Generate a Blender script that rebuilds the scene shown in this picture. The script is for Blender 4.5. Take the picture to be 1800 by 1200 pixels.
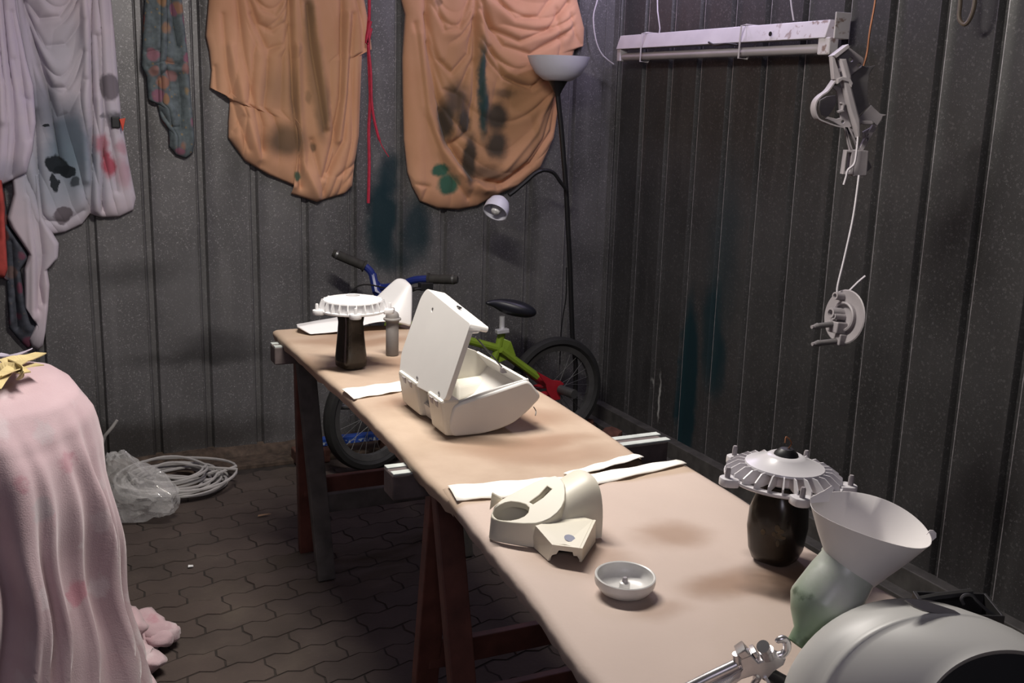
import bpy, bmesh, math, random
import numpy as np
from mathutils import Vector, Matrix, Euler

random.seed(7)
scene = bpy.context.scene
for o in list(bpy.data.objects):
    bpy.data.objects.remove(o, do_unlink=True)
COL = scene.collection

# ------------------------------------------------------------------ camera
cam_data = bpy.data.cameras.new('camera')
cam_data.sensor_width = 36.0
cam_data.lens = 36.0 * 1846.0 / 1800.0
cam_data.clip_start = 0.02
cam = bpy.data.objects.new('camera', cam_data)
COL.objects.link(cam)
RIGHT = Vector((0.906621, -0.421003, 0.028187)); UP = Vector((0.067833, 0.211359, 0.975052)); BACK = Vector((-0.416457, -0.882091, 0.220181))
CAMROT = Matrix((RIGHT, UP, BACK)).transposed()
cam.matrix_world = Matrix.Translation((0, 0, 1.4448)) @ CAMROT.to_4x4()
scene.camera = cam

# ------------------------------------------------------------------ world, lamps, exposure
world = bpy.data.worlds.new('world'); scene.world = world
world.use_nodes = True
world.node_tree.nodes['Background'].inputs[0].default_value = (0.80, 0.82, 1.0, 1)
world.node_tree.nodes['Background'].inputs[1].default_value = 0.025

def point(name, loc, power, color, size):
    l = bpy.data.lights.new(name, 'POINT'); l.energy = power; l.color = color; l.shadow_soft_size = size
    o = bpy.data.objects.new(name, l); o.location = loc; COL.objects.link(o); return o
def area(name, loc, target, sx, sy, power, color):
    l = bpy.data.lights.new(name, 'AREA'); l.shape = 'RECTANGLE'; l.size = sx; l.size_y = sy; l.energy = power; l.color = color
    o = bpy.data.objects.new(name, l); o.location = loc
    o.rotation_euler = (Vector(target) - Vector(loc)).to_track_quat('-Z', 'Y').to_euler(); COL.objects.link(o); return o

# a lamp hung over the far half of the table, a second one high on the right wall, a weak fill added behind the viewer, its source unseen
area('table_lamp', (0.76, 2.22, 2.26), (0.80, 2.18, 0.0), 0.12, 0.9, 43.0, (1.0, 0.94, 0.87))
point('table_lamp_spill', (0.76, 2.30, 2.24), 16.0, (1.0, 0.93, 0.88), 0.06)
for i in range(3):
    point('wall_lamp', (2.22, 2.95 + 0.40 * i, 2.20), 7.0, (0.80, 0.70, 1.0), 0.04)
area('front_fill', (-0.5, -0.9, 2.1), (0.3, 3.6, 0.8), 1.0, 0.5, 10.5, (0.93, 0.86, 1.0))

scene.view_settings.view_transform = 'Standard'
scene.view_settings.look = 'None'
scene.view_settings.exposure = 0.0
scene.view_settings.gamma = 1.0
scene.view_settings.use_curve_mapping = False

# ------------------------------------------------------------------ helpers: materials
def new_mat(name):
    m = bpy.data.materials.new(name); m.use_nodes = True
    nt = m.node_tree; b = nt.nodes['Principled BSDF']
    return m, nt, b
def mathn(nt, op, a, b=None, c=None):
    n = nt.nodes.new('ShaderNodeMath'); n.operation = op
    for i, v in enumerate((a, b, c)):
        if v is None: continue
        if isinstance(v, (int, float)): n.inputs[i].default_value = v
        else: nt.links.new(v, n.inputs[i])
    return n.outputs[0]
def vecn(nt, op, a, b=None):
    n = nt.nodes.new('ShaderNodeVectorMath'); n.operation = op
    for i, v in enumerate((a, b)):
        if v is None: continue
        if isinstance(v, tuple): n.inputs[i].default_value = v
        else: nt.links.new(v, n.inputs[i])
    return n
def mixn(nt, fac, a, b, mode='MIX'):
    n = nt.nodes.new('ShaderNodeMix'); n.data_type = 'RGBA'; n.blend_type = mode
    for s, v in ((0, fac), (6, a), (7, b)):
        if isinstance(v, (int, float)): n.inputs[s].default_value = v
        elif isinstance(v, tuple): n.inputs[s].default_value = v if len(v) == 4 else v + (1,)
        else: nt.links.new(v, n.inputs[s])
    return n.outputs[2]
def noisen(nt, vec, scale, detail=3, rough=0.55):
    n = nt.nodes.new('ShaderNodeTexNoise'); n.inputs['Scale'].default_value = scale
    n.inputs['Detail'].default_value = detail; n.inputs['Roughness'].default_value = rough
    if vec is not None: nt.links.new(vec, n.inputs['Vector'])
    return n
def rampn(nt, fac, stops):
    n = nt.nodes.new('ShaderNodeValToRGB'); cr = n.color_ramp
    while len(cr.elements) < len(stops): cr.elements.new(0.5)
    for e, (p, c) in zip(cr.elements, stops): e.position = p; e.color = c if len(c) == 4 else c + (1,)
    nt.links.new(fac, n.inputs[0]); return n.outputs[0]
def maprange(nt, v, a, b, c, d, smooth=True):
    n = nt.nodes.new('ShaderNodeMapRange')
    n.interpolation_type = 'SMOOTHSTEP' if smooth else 'LINEAR'
    nt.links.new(v, n.inputs[0])
    for i, x in enumerate((a, b, c, d)): n.inputs[i + 1].default_value = x
    return n.outputs[0]
def bump(nt, b, h, strength, dist=0.01):
    n = nt.nodes.new('ShaderNodeBump'); n.inputs['Strength'].default_value = strength; n.inputs['Distance'].default_value = dist
    nt.links.new(h, n.inputs['Height']); nt.links.new(n.outputs[0], b.inputs['Normal'])
def coord(nt, which='Object'):
    n = nt.nodes.new('ShaderNodeTexCoord'); return n.outputs[which]
def mat(name, color, rough=0.5, metal=0.0, var=0.12, scale=12.0, bmp=0.0, bscale=60.0, spec=0.5):
    m, nt, b = new_mat(name); v = coord(nt)
    n = noisen(nt, v, scale, 4)
    dark = tuple(c * (1 - var) for c in color); light = tuple(min(1, c * (1 + var)) for c in color)
    nt.links.new(rampn(nt, n.outputs[0], [(0.3, dark), (0.7, light)]), b.inputs['Base Color'])
    b.inputs['Roughness'].default_value = rough; b.inputs['Metallic'].default_value = metal
    b.inputs['Specular IOR Level'].default_value = spec
    if bmp > 0: bump(nt, b, noisen(nt, v, bscale, 5).outputs[0], bmp, 0.004)
    return m
def add_spots(nt, col, stains, axes, warp=0.03, wscale=14.0):
    """soft-edged spots of colour with a place and shape of their own; (u, v, ru, rv, colour, strength, softness)"""
    v = nt.nodes.new('ShaderNodeNewGeometry').outputs['Position']
    nz = noisen(nt, v, wscale, 4)
    off = vecn(nt, 'SUBTRACT', nz.outputs['Color'], (0.5, 0.5, 0.5)).outputs[0]
    sc = vecn(nt, 'MULTIPLY', off, (warp, warp, warp)).outputs[0]
    p = vecn(nt, 'ADD', v, sc).outputs[0]
    for (u, w, ru, rw, c, st, soft) in stains:
        ctr = [0, 0, 0]; inv = [0, 0, 0]
        ctr[axes[0]] = u; ctr[axes[1]] = w; inv[axes[0]] = 1 / ru; inv[axes[1]] = 1 / rw
        d = vecn(nt, 'SUBTRACT', p, tuple(ctr)).outputs[0]
        d = vecn(nt, 'MULTIPLY', d, tuple(inv)).outputs[0]
        l = vecn(nt, 'LENGTH', d).outputs['Value']
        f = maprange(nt, l, 1.0 - soft, 1.0 + soft * 0.6, st, 0.0)
        col = mixn(nt, f, col, c)
    return col

# ------------------------------------------------------------------ helpers: meshes
class MB:
    def __init__(s): s.v = []; s.f = []
    def add(s, vs, fs):
        n = len(s.v); s.v += [tuple(v) for v in vs]; s.f += [tuple(i + n for i in f) for f in fs]; return s
    def merge(s, o, M=None):
        return s.add([(M @ Vector(v)) if M is not None else v for v in o.v], o.f)
def box(c, d, M=None):
    m = MB(); x, y, z = c; a, b, h = d[0] / 2, d[1] / 2, d[2] / 2
    vs = [(x + i * a, y + j * b, z + k * h) for i in (-1, 1) for j in (-1, 1) for k in (-1, 1)]
    if M is not None: vs = [M @ Vector(v) for v in vs]
    return m.add(vs, [(0, 1, 3, 2), (4, 6, 7, 5), (0, 4, 5, 1), (2, 3, 7, 6), (0, 2, 6, 4), (1, 5, 7, 3)])
def hexa(vs):
    """eight corners: bottom four, top four, both going round the same way"""
    return MB().add(vs, [(3, 2, 1, 0), (4, 5, 6, 7), (0, 1, 5, 4), (1, 2, 6, 5), (2, 3, 7, 6), (3, 0, 4, 7)])
def beam(p, q, w, h, up=(0, 0, 1)):
    p, q = Vector(p), Vector(q); d = (q - p).normalized(); s = d.cross(Vector(up)).normalized(); u = s.cross(d)
    vs = []
    for e in (p, q):
        for a, b in ((-1, -1), (1, -1), (1, 1), (-1, 1)): vs.append(e + s * a * w / 2 + u * b * h / 2)
    return hexa(vs)
def tube(pts, r, n=8, caps=True, closed=False):
    pts = [Vector(p) for p in pts]; N = len(pts); m = MB()
    rs = r if isinstance(r, (list, tuple)) else [r] * N
    tang = []
    for i in range(N):
        a = pts[(i - 1) % N] if closed or i > 0 else pts[i]; b = pts[(i + 1) % N] if closed or i < N - 1 else pts[i]
        tang.append((b - a).normalized())
    ref = Vector((0, 0, 1)) if abs(tang[0].z) < 0.9 else Vector((1, 0, 0))
    nrm = (ref - tang[0] * ref.dot(tang[0])).normalized()
    vs = []
    for i in range(N):
        nrm = (nrm - tang[i] * nrm.dot(tang[i]))
        nrm = nrm.normalized() if nrm.length > 1e-6 else tang[i].orthogonal().normalized()
        bi = tang[i].cross(nrm)
        for k in range(n):
            a = 2 * math.pi * k / n
            vs.append(pts[i] + (nrm * math.cos(a) + bi * math.sin(a)) * rs[i])
    fs = []
    for i in range(N if closed else N - 1):
        j = (i + 1) % N
        for k in range(n):
            l = (k + 1) % n; fs.append((i * n + k, i * n + l, j * n + l, j * n + k))
    if caps and not closed: fs += [tuple(range(n - 1, -1, -1)), tuple((N - 1) * n + k for k in range(n))]
    return m.add(vs, fs)
def smooth_path(pts, sub=6):
    P = [Vector(p) for p in pts]; out = []
    for i in range(len(P) - 1):
        p0 = P[max(i - 1, 0)]; p1 = P[i]; p2 = P[i + 1]; p3 = P[min(i + 2, len(P) - 1)]
        for k in range(sub):
            t = k / sub
            out.append(0.5 * ((2 * p1) + (p2 - p0) * t + (2 * p0 - 5 * p1 + 4 * p2 - p3) * t * t + (3 * p1 - p0 - 3 * p2 + p3) * t ** 3))
    out.append(P[-1]); return out
def lathe(prof, n=32, a0=0.0, a1=2 * math.pi):
    m = MB(); full = abs(a1 - a0 - 2 * math.pi) < 1e-6; cols = n if full else n + 1
    vs = [(r * math.cos(a0 + (a1 - a0) * k / n), r * math.sin(a0 + (a1 - a0) * k / n), z) for (r, z) in prof for k in range(cols)]
    fs = []
    for i in range(len(prof) - 1):
        for k in range(n):
            l = (k + 1) % cols; fs.append((i * cols + k, i * cols + l, (i + 1) * cols + l, (i + 1) * cols + k))
    if full:
        if prof[0][0] > 1e-5: pass
    return m.add(vs, fs)
def disc_caps(m, prof, n, first=True, last=True):
    k = len(m.v) - len(prof) * n
    if first: m.f.append(tuple(k + n - 1 - i for i in range(n)))
    if last: m.f.append(tuple(k + (len(prof) - 1) * n + i for i in range(n)))
    return m
def solid(prof, n=32):
    m = lathe(prof, n); return disc_caps(m, prof, n)
def loft(secs, caps=True, closed=True):
    m = MB(); n = len(secs[0]); vs = [p for s in secs for p in s]; fs = []
    for i in range(len(secs) - 1):
        for k in range(n if closed else n - 1):
            l = (k + 1) % n; fs.append((i * n + k, i * n + l, (i + 1) * n + l, (i + 1) * n + k))
    if caps and closed: fs += [tuple(range(n - 1, -1, -1)), tuple((len(secs) - 1) * n + k for k in range(n))]
    return m.add(vs, fs)
def plate(outline, holes, thick, bev=0.0, M=None):
    """flat piece with real holes: a filled 2D curve, extruded; local xy plane, centred on z"""
    cu = bpy.data.curves.new('tmp', 'CURVE'); cu.dimensions = '2D'; cu.fill_mode = 'BOTH'
    for loop in [outline] + list(holes):
        sp = cu.splines.new('POLY'); sp.points.add(len(loop) - 1)
        for p, q in zip(sp.points, loop): p.co = (q[0], q[1], 0, 1)
        sp.use_cyclic_u = True
    cu.extrude = max(thick / 2 - bev, 0.0002); cu.bevel_depth = bev; cu.bevel_resolution = 1
    if bev: cu.offset = -bev
    o = bpy.data.objects.new('tmp', cu); me = o.to_mesh(); m = MB()
    vs = [v.co.copy() for v in me.vertices]
    if M is not None: vs = [M @ v for v in vs]
    m.add(vs, [tuple(p.vertices) for p in me.polygons])
    o.to_mesh_clear(); bpy.data.objects.remove(o); bpy.data.curves.remove(cu); return m
def circle(cx, cy, rx, ry=None, n=24, rot=0.0):
    ry = rx if ry is None else ry; c, s = math.cos(rot), math.sin(rot); out = []
    for k in range(n):
        a = 2 * math.pi * k / n; x, y = rx * math.cos(a), ry * math.sin(a); out.append((cx + x * c - y * s, cy + x * s + y * c))
    return out
def rounded(pts, r, seg=3):
    out = []; n = len(pts)
    for i in range(n):
        p = Vector(pts[i]).to_2d(); a = Vector(pts[i - 1]).to_2d(); b = Vector(pts[(i + 1) % n]).to_2d()
        la, lb = (a - p).length, (b - p).length; rr = min(r, la * 0.45, lb * 0.45)
        s = p + (a - p).normalized() * rr; e = p + (b - p).normalized() * rr
        for k in range(seg + 1):
            t = k / seg; out.append(tuple((1 - t) ** 2 * s + 2 * t * (1 - t) * p + t * t * e))
    return out
def strip(path, width_vec, thick):
    """a bent sheet: 3D path swept by a vector, given thickness across"""
    P = [Vector(p) for p in path]; W = Vector(width_vec); secs = []
    for i, p in enumerate(P):
        t = (P[min(i + 1, len(P) - 1)] - P[max(i - 1, 0)]).normalized(); nn = t.cross(W).normalized() * thick
        secs.append([p, p + W, p + W + nn, p + nn])
    return loft(secs)
def mesh_of(name, mb, m, smooth=False, angle=35, bevel=0.0, bseg=2):
    me = bpy.data.meshes.new(name); bm = bmesh.new()
    vs = [bm.verts.new(v) for v in mb.v]
    for f in mb.f:
        try: bm.faces.new([vs[i] for i in f])
        except ValueError: pass
    if bevel > 0:
        bmesh.ops.remove_doubles(bm, verts=bm.verts, dist=1e-6)
        bm.normal_update()
        ed = [e for e in bm.edges if len(e.link_faces) == 2 and e.calc_face_angle(0) > math.radians(25)]
        bmesh.ops.bevel(bm, geom=ed, offset=bevel, segments=bseg, profile=0.5, affect='EDGES', clamp_overlap=True)
    bmesh.ops.recalc_face_normals(bm, faces=bm.faces)
    for f in bm.faces: f.smooth = smooth
    if smooth:
        for e in bm.edges:
            if len(e.link_faces) == 2 and e.calc_face_angle(0) > math.radians(angle): e.smooth = False
    bm.to_mesh(me); bm.free()
    if m is not None: me.materials.append(m)
    return me
def obj(name, mb, m, parent=None, smooth=False, angle=35, bevel=0.0, bseg=2, M=None, label=None, kind=None):
    me = mb if isinstance(mb, bpy.types.Mesh) else mesh_of(name, mb, m, smooth, angle, bevel, bseg)
    o = bpy.data.objects.new(name, me); COL.objects.link(o)
    if parent is not None: o.parent = parent
    if M is not None: o.matrix_local = M
    if label: o['label'] = label
    if kind: o['kind'] = kind
    return o
def thing(name, label, cat, M=None, group=None):
    o = bpy.data.objects.new(name, None); COL.objects.link(o); o.empty_display_size = 0.05
    if M is not None: o.matrix_world = M if isinstance(M, Matrix) else Matrix.Translation(M)
    o['label'] = label; o['category'] = cat
    if group: o['group'] = group
    return o
def tag(o, label, cat, group=None):
    o['label'] = label; o['category'] = cat
    if group: o['group'] = group
    return o
def T(x, y, z): return Matrix.Translation((x, y, z))
def R(a, ax): return Matrix.Rotation(a, 4, ax)
def facing(loc):
    """a local frame whose xy plane faces the viewer's side of the garage, upright"""
    f = Vector((BACK.x, BACK.y, 0)).normalized(); x = Vector((-f.y, f.x, 0)); z = Vector((0, 0, 1))
    m = Matrix((x, z, f)).transposed().to_4x4(); m.translation = loc; return m
def axis_frame(loc, zdir, up=(0, 0, 1)):
    z = Vector(zdir).normalized(); x = Vector(up).cross(z)
    x = x.normalized() if x.length > 1e-5 else Vector((1, 0, 0)); y = z.cross(x)
    m = Matrix((x, y, z)).transposed().to_4x4(); m.translation = loc; return m

# ------------------------------------------------------------------ numbers of the room
XC, YD = 2.4352, 4.1908      # right wall and back wall planes
ZT = 0.75                    # table top
PITCH = 0.2                  # one strip of the corrugated sheet

# ------------------------------------------------------------------ materials
def galvanised(name, axes, stains, k=1.0):
    m, nt, b = new_mat(name); v = nt.nodes.new('ShaderNodeNewGeometry').outputs['Position']
    def g_(x): return (x * k, x * k * 0.975, x * k * 0.985)
    vo = nt.nodes.new('ShaderNodeTexVoronoi'); vo.inputs['Scale'].default_value = 170
    nt.links.new(v, vo.inputs['Vector'])
    sp = maprange(nt, vo.outputs['Color'], 0.72, 0.95, 0, 1)
    n1 = noisen(nt, v, 3.0, 5); n2 = noisen(nt, v, 260, 2)
    stretch = vecn(nt, 'MULTIPLY', v, (9, 9, 0.8)).outputs[0]
    n3 = noisen(nt, stretch, 2.0, 4)
    base = rampn(nt, n1.outputs[0], [(0.25, g_(0.075)), (0.75, g_(0.145))])
    base = mixn(nt, maprange(nt, n3.outputs[0], 0.5, 0.75, 0, 0.45), base, g_(0.18))
    base = mixn(nt, mathn(nt, 'MULTIPLY', sp, 0.40), base, g_(0.34))
    fine = maprange(nt, n2.outputs[0], 0.64, 0.72, 0, 0.75)
    base = mixn(nt, fine, base, g_(0.50))
    base = add_spots(nt, base, stains, axes, 0.10, 7.0)
    nt.links.new(base, b.inputs['Base Color'])
    b.inputs['Metallic'].default_value = 0.35; b.inputs['Roughness'].default_value = 0.45
    bump(nt, b, n1.outputs[0], 0.12, 0.02)
    return m
def ST(p, ru, rv, c, s, soft): return (p[0], p[1], ru, rv, c, s, soft)
TEAL = (0.010, 0.035, 0.045)
M_wall_back = galvanised('galvanised_sheet_back', (0, 2), [
    ST([(1.3653, 0.9636)][0], 0.075, 0.20, TEAL, 0.95, 0.5), ST([(1.5236, 0.9245)][0], 0.075, 0.13, TEAL, 0.85, 0.6), ST([(1.397, 1.1394)][0], 0.06, 0.10, TEAL, 0.85, 0.5), ST([(1.4105, 0.795)][0], 0.12, 0.07, TEAL, 0.7, 0.7),
    (0.66, 0.48, 0.16, 0.07, (0.04, 0.038, 0.04), 0.6, 0.7), (0.30, 0.75, 0.5, 0.05, (0.15, 0.15, 0.15), 0.3, 0.8),
    (0.60, 0.72, 0.06, 0.14, (0.17, 0.17, 0.17), 0.35, 0.8), (0.3, 0.1, 0.7, 0.09, (0.035, 0.03, 0.026), 0.7, 0.6),
    ST([(0.5704, 0.6339)][0], 0.10, 0.16, (0.20, 0.195, 0.195), 0.4, 0.9), ST([(0.3668, 0.7774)][0], 0.2, 0.05, (0.05, 0.048, 0.048), 0.5, 0.9), ST([(0.7245, 0.6714)][0], 0.05, 0.16, (0.20, 0.195, 0.19), 0.35, 0.9), ST([(0.6061, 0.4248)][0], 0.28, 0.035, (0.04, 0.038, 0.038), 0.6, 0.9), ST([(0.7613, 1.1628)][0], 0.05, 0.14, (0.05, 0.048, 0.05), 0.5, 0.9)], 1.25)
M_wall_right = galvanised('galvanised_sheet_right', (1, 2), [
    ST([(3.4629, 0.3093)][0], 0.075, 0.42, TEAL, 0.97, 0.3), ST([(3.3162, 0.5798)][0], 0.07, 0.22, TEAL, 0.8, 0.5), ST([(3.2634, 0.4542)][0], 0.05, 0.12, TEAL, 0.7, 0.5), ST([(3.2801, 0.9002)][0], 0.10, 0.35, TEAL, 0.45, 0.8),
    ST([(3.6609, 0.2317)][0], 0.010, 0.09, (0.62, 0.62, 0.6), 0.9, 0.5), ST([(3.7326, 0.2638)][0], 0.008, 0.03, (0.5, 0.5, 0.48), 0.6, 0.5),
], 0.50)
M_rust = mat('rusty_steel', (0.075, 0.052, 0.038), 0.85, 0.1, 0.5, 30, 0.4, 90)
M_angle = mat('dark_steel_angle', (0.085, 0.08, 0.076), 0.6, 0.3, 0.3, 20)
def paver_mat():
    m, nt, b = new_mat('concrete_paver'); v = coord(nt, 'Object'); g = nt.nodes.new('ShaderNodeNewGeometry')
    n = noisen(nt, g.outputs['Position'], 5, 6); n2 = noisen(nt, g.outputs['Position'], 90, 4)
    c = rampn(nt, n.outputs[0], [(0.3, (0.040, 0.029, 0.024)), (0.55, (0.058, 0.043, 0.036)), (0.8, (0.090, 0.072, 0.056))])
    info = nt.nodes.new('ShaderNodeObjectInfo')
    c = mixn(nt, mathn(nt, 'MULTIPLY', info.outputs['Random'], 0.28), c, (0.085, 0.058, 0.050))
    c = mixn(nt, maprange(nt, n2.outputs[0], 0.62, 0.8, 0, 0.5), c, (0.12, 0.10, 0.075))
    nt.links.new(c, b.inputs['Base Color']); b.inputs['Roughness'].default_value = 0.82
    bump(nt, b, n2.outputs[0], 0.35, 0.004); return m
M_paver = paver_mat()
M_sand = mat('joint_sand', (0.024, 0.018, 0.015), 0.95, 0, 0.4, 30)
M_ceiling = mat('ceiling_sheet', (0.16, 0.16, 0.165), 0.6, 0.2, 0.2, 5)

# ------------------------------------------------------------------ the setting
def groove_profile():
    """one strip: trapezoid groove (pressed outwards) then the flat pan; (along, depth)"""
    return [(-0.0215, 0.0), (-0.0190, 0.0022), (-0.0165, 0.0022), (-0.0145, -0.0010), (-0.0085, -0.0170), (0.0085, -0.0170), (0.0145, -0.0010),
            (0.0165, 0.0022), (0.0190, 0.0022), (0.0220, 0.0), (0.060, 0.0008), (0.098, 0.0014), (0.140, 0.0008), (0.1785, 0.0)]
def strip_mesh(name, m, h, swap, edge=None):
    pr = groove_profile(); mb = MB(); zs = (0.0, h); t = 0.0015
    front = [(a, d) for a, d in pr]; back = [(a, d - t) for a, d in reversed(pr)]
    ring = front + back; n = len(ring)
    vs = []
    for z in zs:
        for a, d in ring: vs.append((a, -d, z) if not swap else (-d, -a, z))
    fs = [(k, (k + 1) % n, n + (k + 1) % n, n + k) for k in range(n)]
    me = mesh_of(name, mb.add(vs, fs), m, smooth=True, angle=50)
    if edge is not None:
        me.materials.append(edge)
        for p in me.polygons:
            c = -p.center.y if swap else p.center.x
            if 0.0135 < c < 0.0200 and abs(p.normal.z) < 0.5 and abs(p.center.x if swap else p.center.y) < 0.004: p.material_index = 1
    return me
H_WALL = 2.42
wall_back = bpy.data.objects.new('wall_back', None); COL.objects.link(wall_back); wall_back['kind'] = 'structure'
wall_back.location = (0, YD, 0)
sb = strip_mesh('metal_panel', M_wall_back, H_WALL, False)
x = XC - 1.979 * PITCH + PITCH
xs = []
while x > -1.3: xs.append(x); x -= PITCH
for x in xs:
    obj('metal_panel', sb, None, wall_back, M=T(x, 0, 0.02))
obj('corner_panel', MB().merge(box((XC - 0.008, -0.001, H_WALL / 2 + 0.02), (0.03, 0.003, H_WALL))), M_wall_back, wall_back)
wall_right = bpy.data.objects.new('wall_right', None); COL.objects.link(wall_right); wall_right['kind'] = 'structure'
wall_right.location = (XC, 0, 0)
M_lip = mat('lit_zinc_lip', (0.42, 0.40, 0.42), 0.35, 0.5, 0.4, 40)  # paler lips: the bright line of caught light is put into the colour
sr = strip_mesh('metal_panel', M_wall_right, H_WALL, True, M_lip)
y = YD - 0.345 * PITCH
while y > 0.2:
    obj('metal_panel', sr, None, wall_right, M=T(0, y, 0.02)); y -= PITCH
obj('corner_panel', box((0.001, YD - 0.026, H_WALL / 2 + 0.02), (0.003, 0.052, H_WALL)), M_wall_right, wall_right)
ca = MB().merge(box((XC - 0.024, YD - 0.004, 1.2), (0.046, 0.004, 2.38))).merge(box((XC - 0.004, YD - 0.024, 1.2), (0.004, 0.046, 2.38)))
ca = obj('trim_1', ca, M_wall_back, bevel=0.001); ca['kind'] = 'structure'

floor = obj('floor', box((0.55, 1.55, -0.0435), (3.9, 5.4, 0.08)), M_sand); floor['kind'] = 'structure'
def paver(seed):
    a, b = 0.20, 0.10; g = 0.0012
    pts = []
    def zz(t): return [0, 0.009, -0.009, 0, 0.009, -0.009, 0][int(round(t * 6))]
    def zy(t): return [0, 0.007, -0.007, 0][int(round(t * 3))]
    for k in range(6): t = k / 6; pts.append((t * a + g * (1 if k == 0 else 0), g + zz(t)))
    for k in range(3): t = k / 3; pts.append((a - g + zy(t), t * b + (g if k == 0 else 0)))
    for k in range(6): t = 1 - k / 6; pts.append((t * a - (g if k == 0 else 0), b - g + zz(t)))
    for k in range(3): t = 1 - k / 3; pts.append((g + zy(t), t * b - (g if k == 0 else 0)))
    c = (a / 2, b / 2); n = len(pts)
    top = [(p[0] + (c[0] - p[0]) * 0.02, p[1] + (c[1] - p[1]) * 0.035, 0.0) for p in pts]
    vs = [(p[0], p[1], -0.008) for p in pts] + top
    fs = [(k, (k + 1) % n, n + (k + 1) % n, n + k) for k in range(n)] + [tuple(range(n, 2 * n))]
    return MB().add([(x - a / 2, y - b / 2, z) for x, y, z in vs], fs)
pm = mesh_of('paver', paver(0), M_paver)
cells = []
ang = 0.10; ca_, sa_ = math.cos(ang), math.sin(ang)
for j in range(-50, 60):
    for i in range(-25, 30):
        u = i * 0.2 + (0.1 if j % 2 else 0.0); w = j * 0.1
        px, py = 0.5 + u * ca_ - w * sa_, 2.6 + u * sa_ + w * ca_
        if -1.30 < px < XC - 0.09 and -1.0 < py < YD - 0.17: cells.append((px, py))
near = sorted(cells, key=lambda c: (0 if (0.0 < c[0] < 1.9 and 1.7 < c[1]) else 5) + math.hypot(c[0] - 0.45, c[1] - 2.5))
singles = near[:290]; rest = MB()
pz = [v for v in paver(0).v]
for k, (px, py) in enumerate(near):
    M = T(px, py, random.uniform(-0.0025, 0.0)) @ R(ang + random.uniform(-0.012, 0.012), 'Z') @ R(random.uniform(-0.006, 0.006), 'X') @ R(random.uniform(-0.006, 0.006), 'Y')
    if k < 290:
        o = obj('paver', pm, None, floor, M=M)
    else: rest.merge(paver(0), M)
obj('paver_field', rest, M_paver, floor, kind='stuff')
# rusty foot of the back wall and a strip of packed earth before it, the dark steel foot of the right wall
fb = MB()
for k in range(24):
    x0 = -1.2 + k * 0.145; fb.merge(hexa([(x0, YD - 0.045, 0.0), (x0 + 0.15, YD - 0.045, 0.0), (x0 + 0.15, YD + 0.01, 0.0), (x0, YD + 0.01, 0.0),
        (x0, YD - 0.03, 0.035 + 0.012 * math.sin(k * 1.7)), (x0 + 0.15, YD - 0.03, 0.035 + 0.012 * math.sin(k * 1.7 + 1.7)), (x0 + 0.15, YD + 0.01, 0.05), (x0, YD + 0.01, 0.05)]))
o = obj('baseboard_back', fb, M_rust, smooth=True); o['kind'] = 'structure'
o = obj('baseboard_right', MB().merge(box((XC - 0.02, 2.0, 0.045), (0.05, 4.36, 0.09))).merge(box((XC - 0.055, 2.0, 0.012), (0.07, 4.36, 0.02))), M_angle, bevel=0.003)
o['kind'] = 'structure'
o = obj('trim_2', box((0.6, YD - 0.10, 0.004), (3.6, 0.12, 0.02)), M_rust, bevel=0.004); o['kind'] = 'structure'
o = obj('ceiling', box((0.55, 1.55, 2.46), (3.9, 5.4, 0.03)), M_ceiling); o['kind'] = 'structure'

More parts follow.
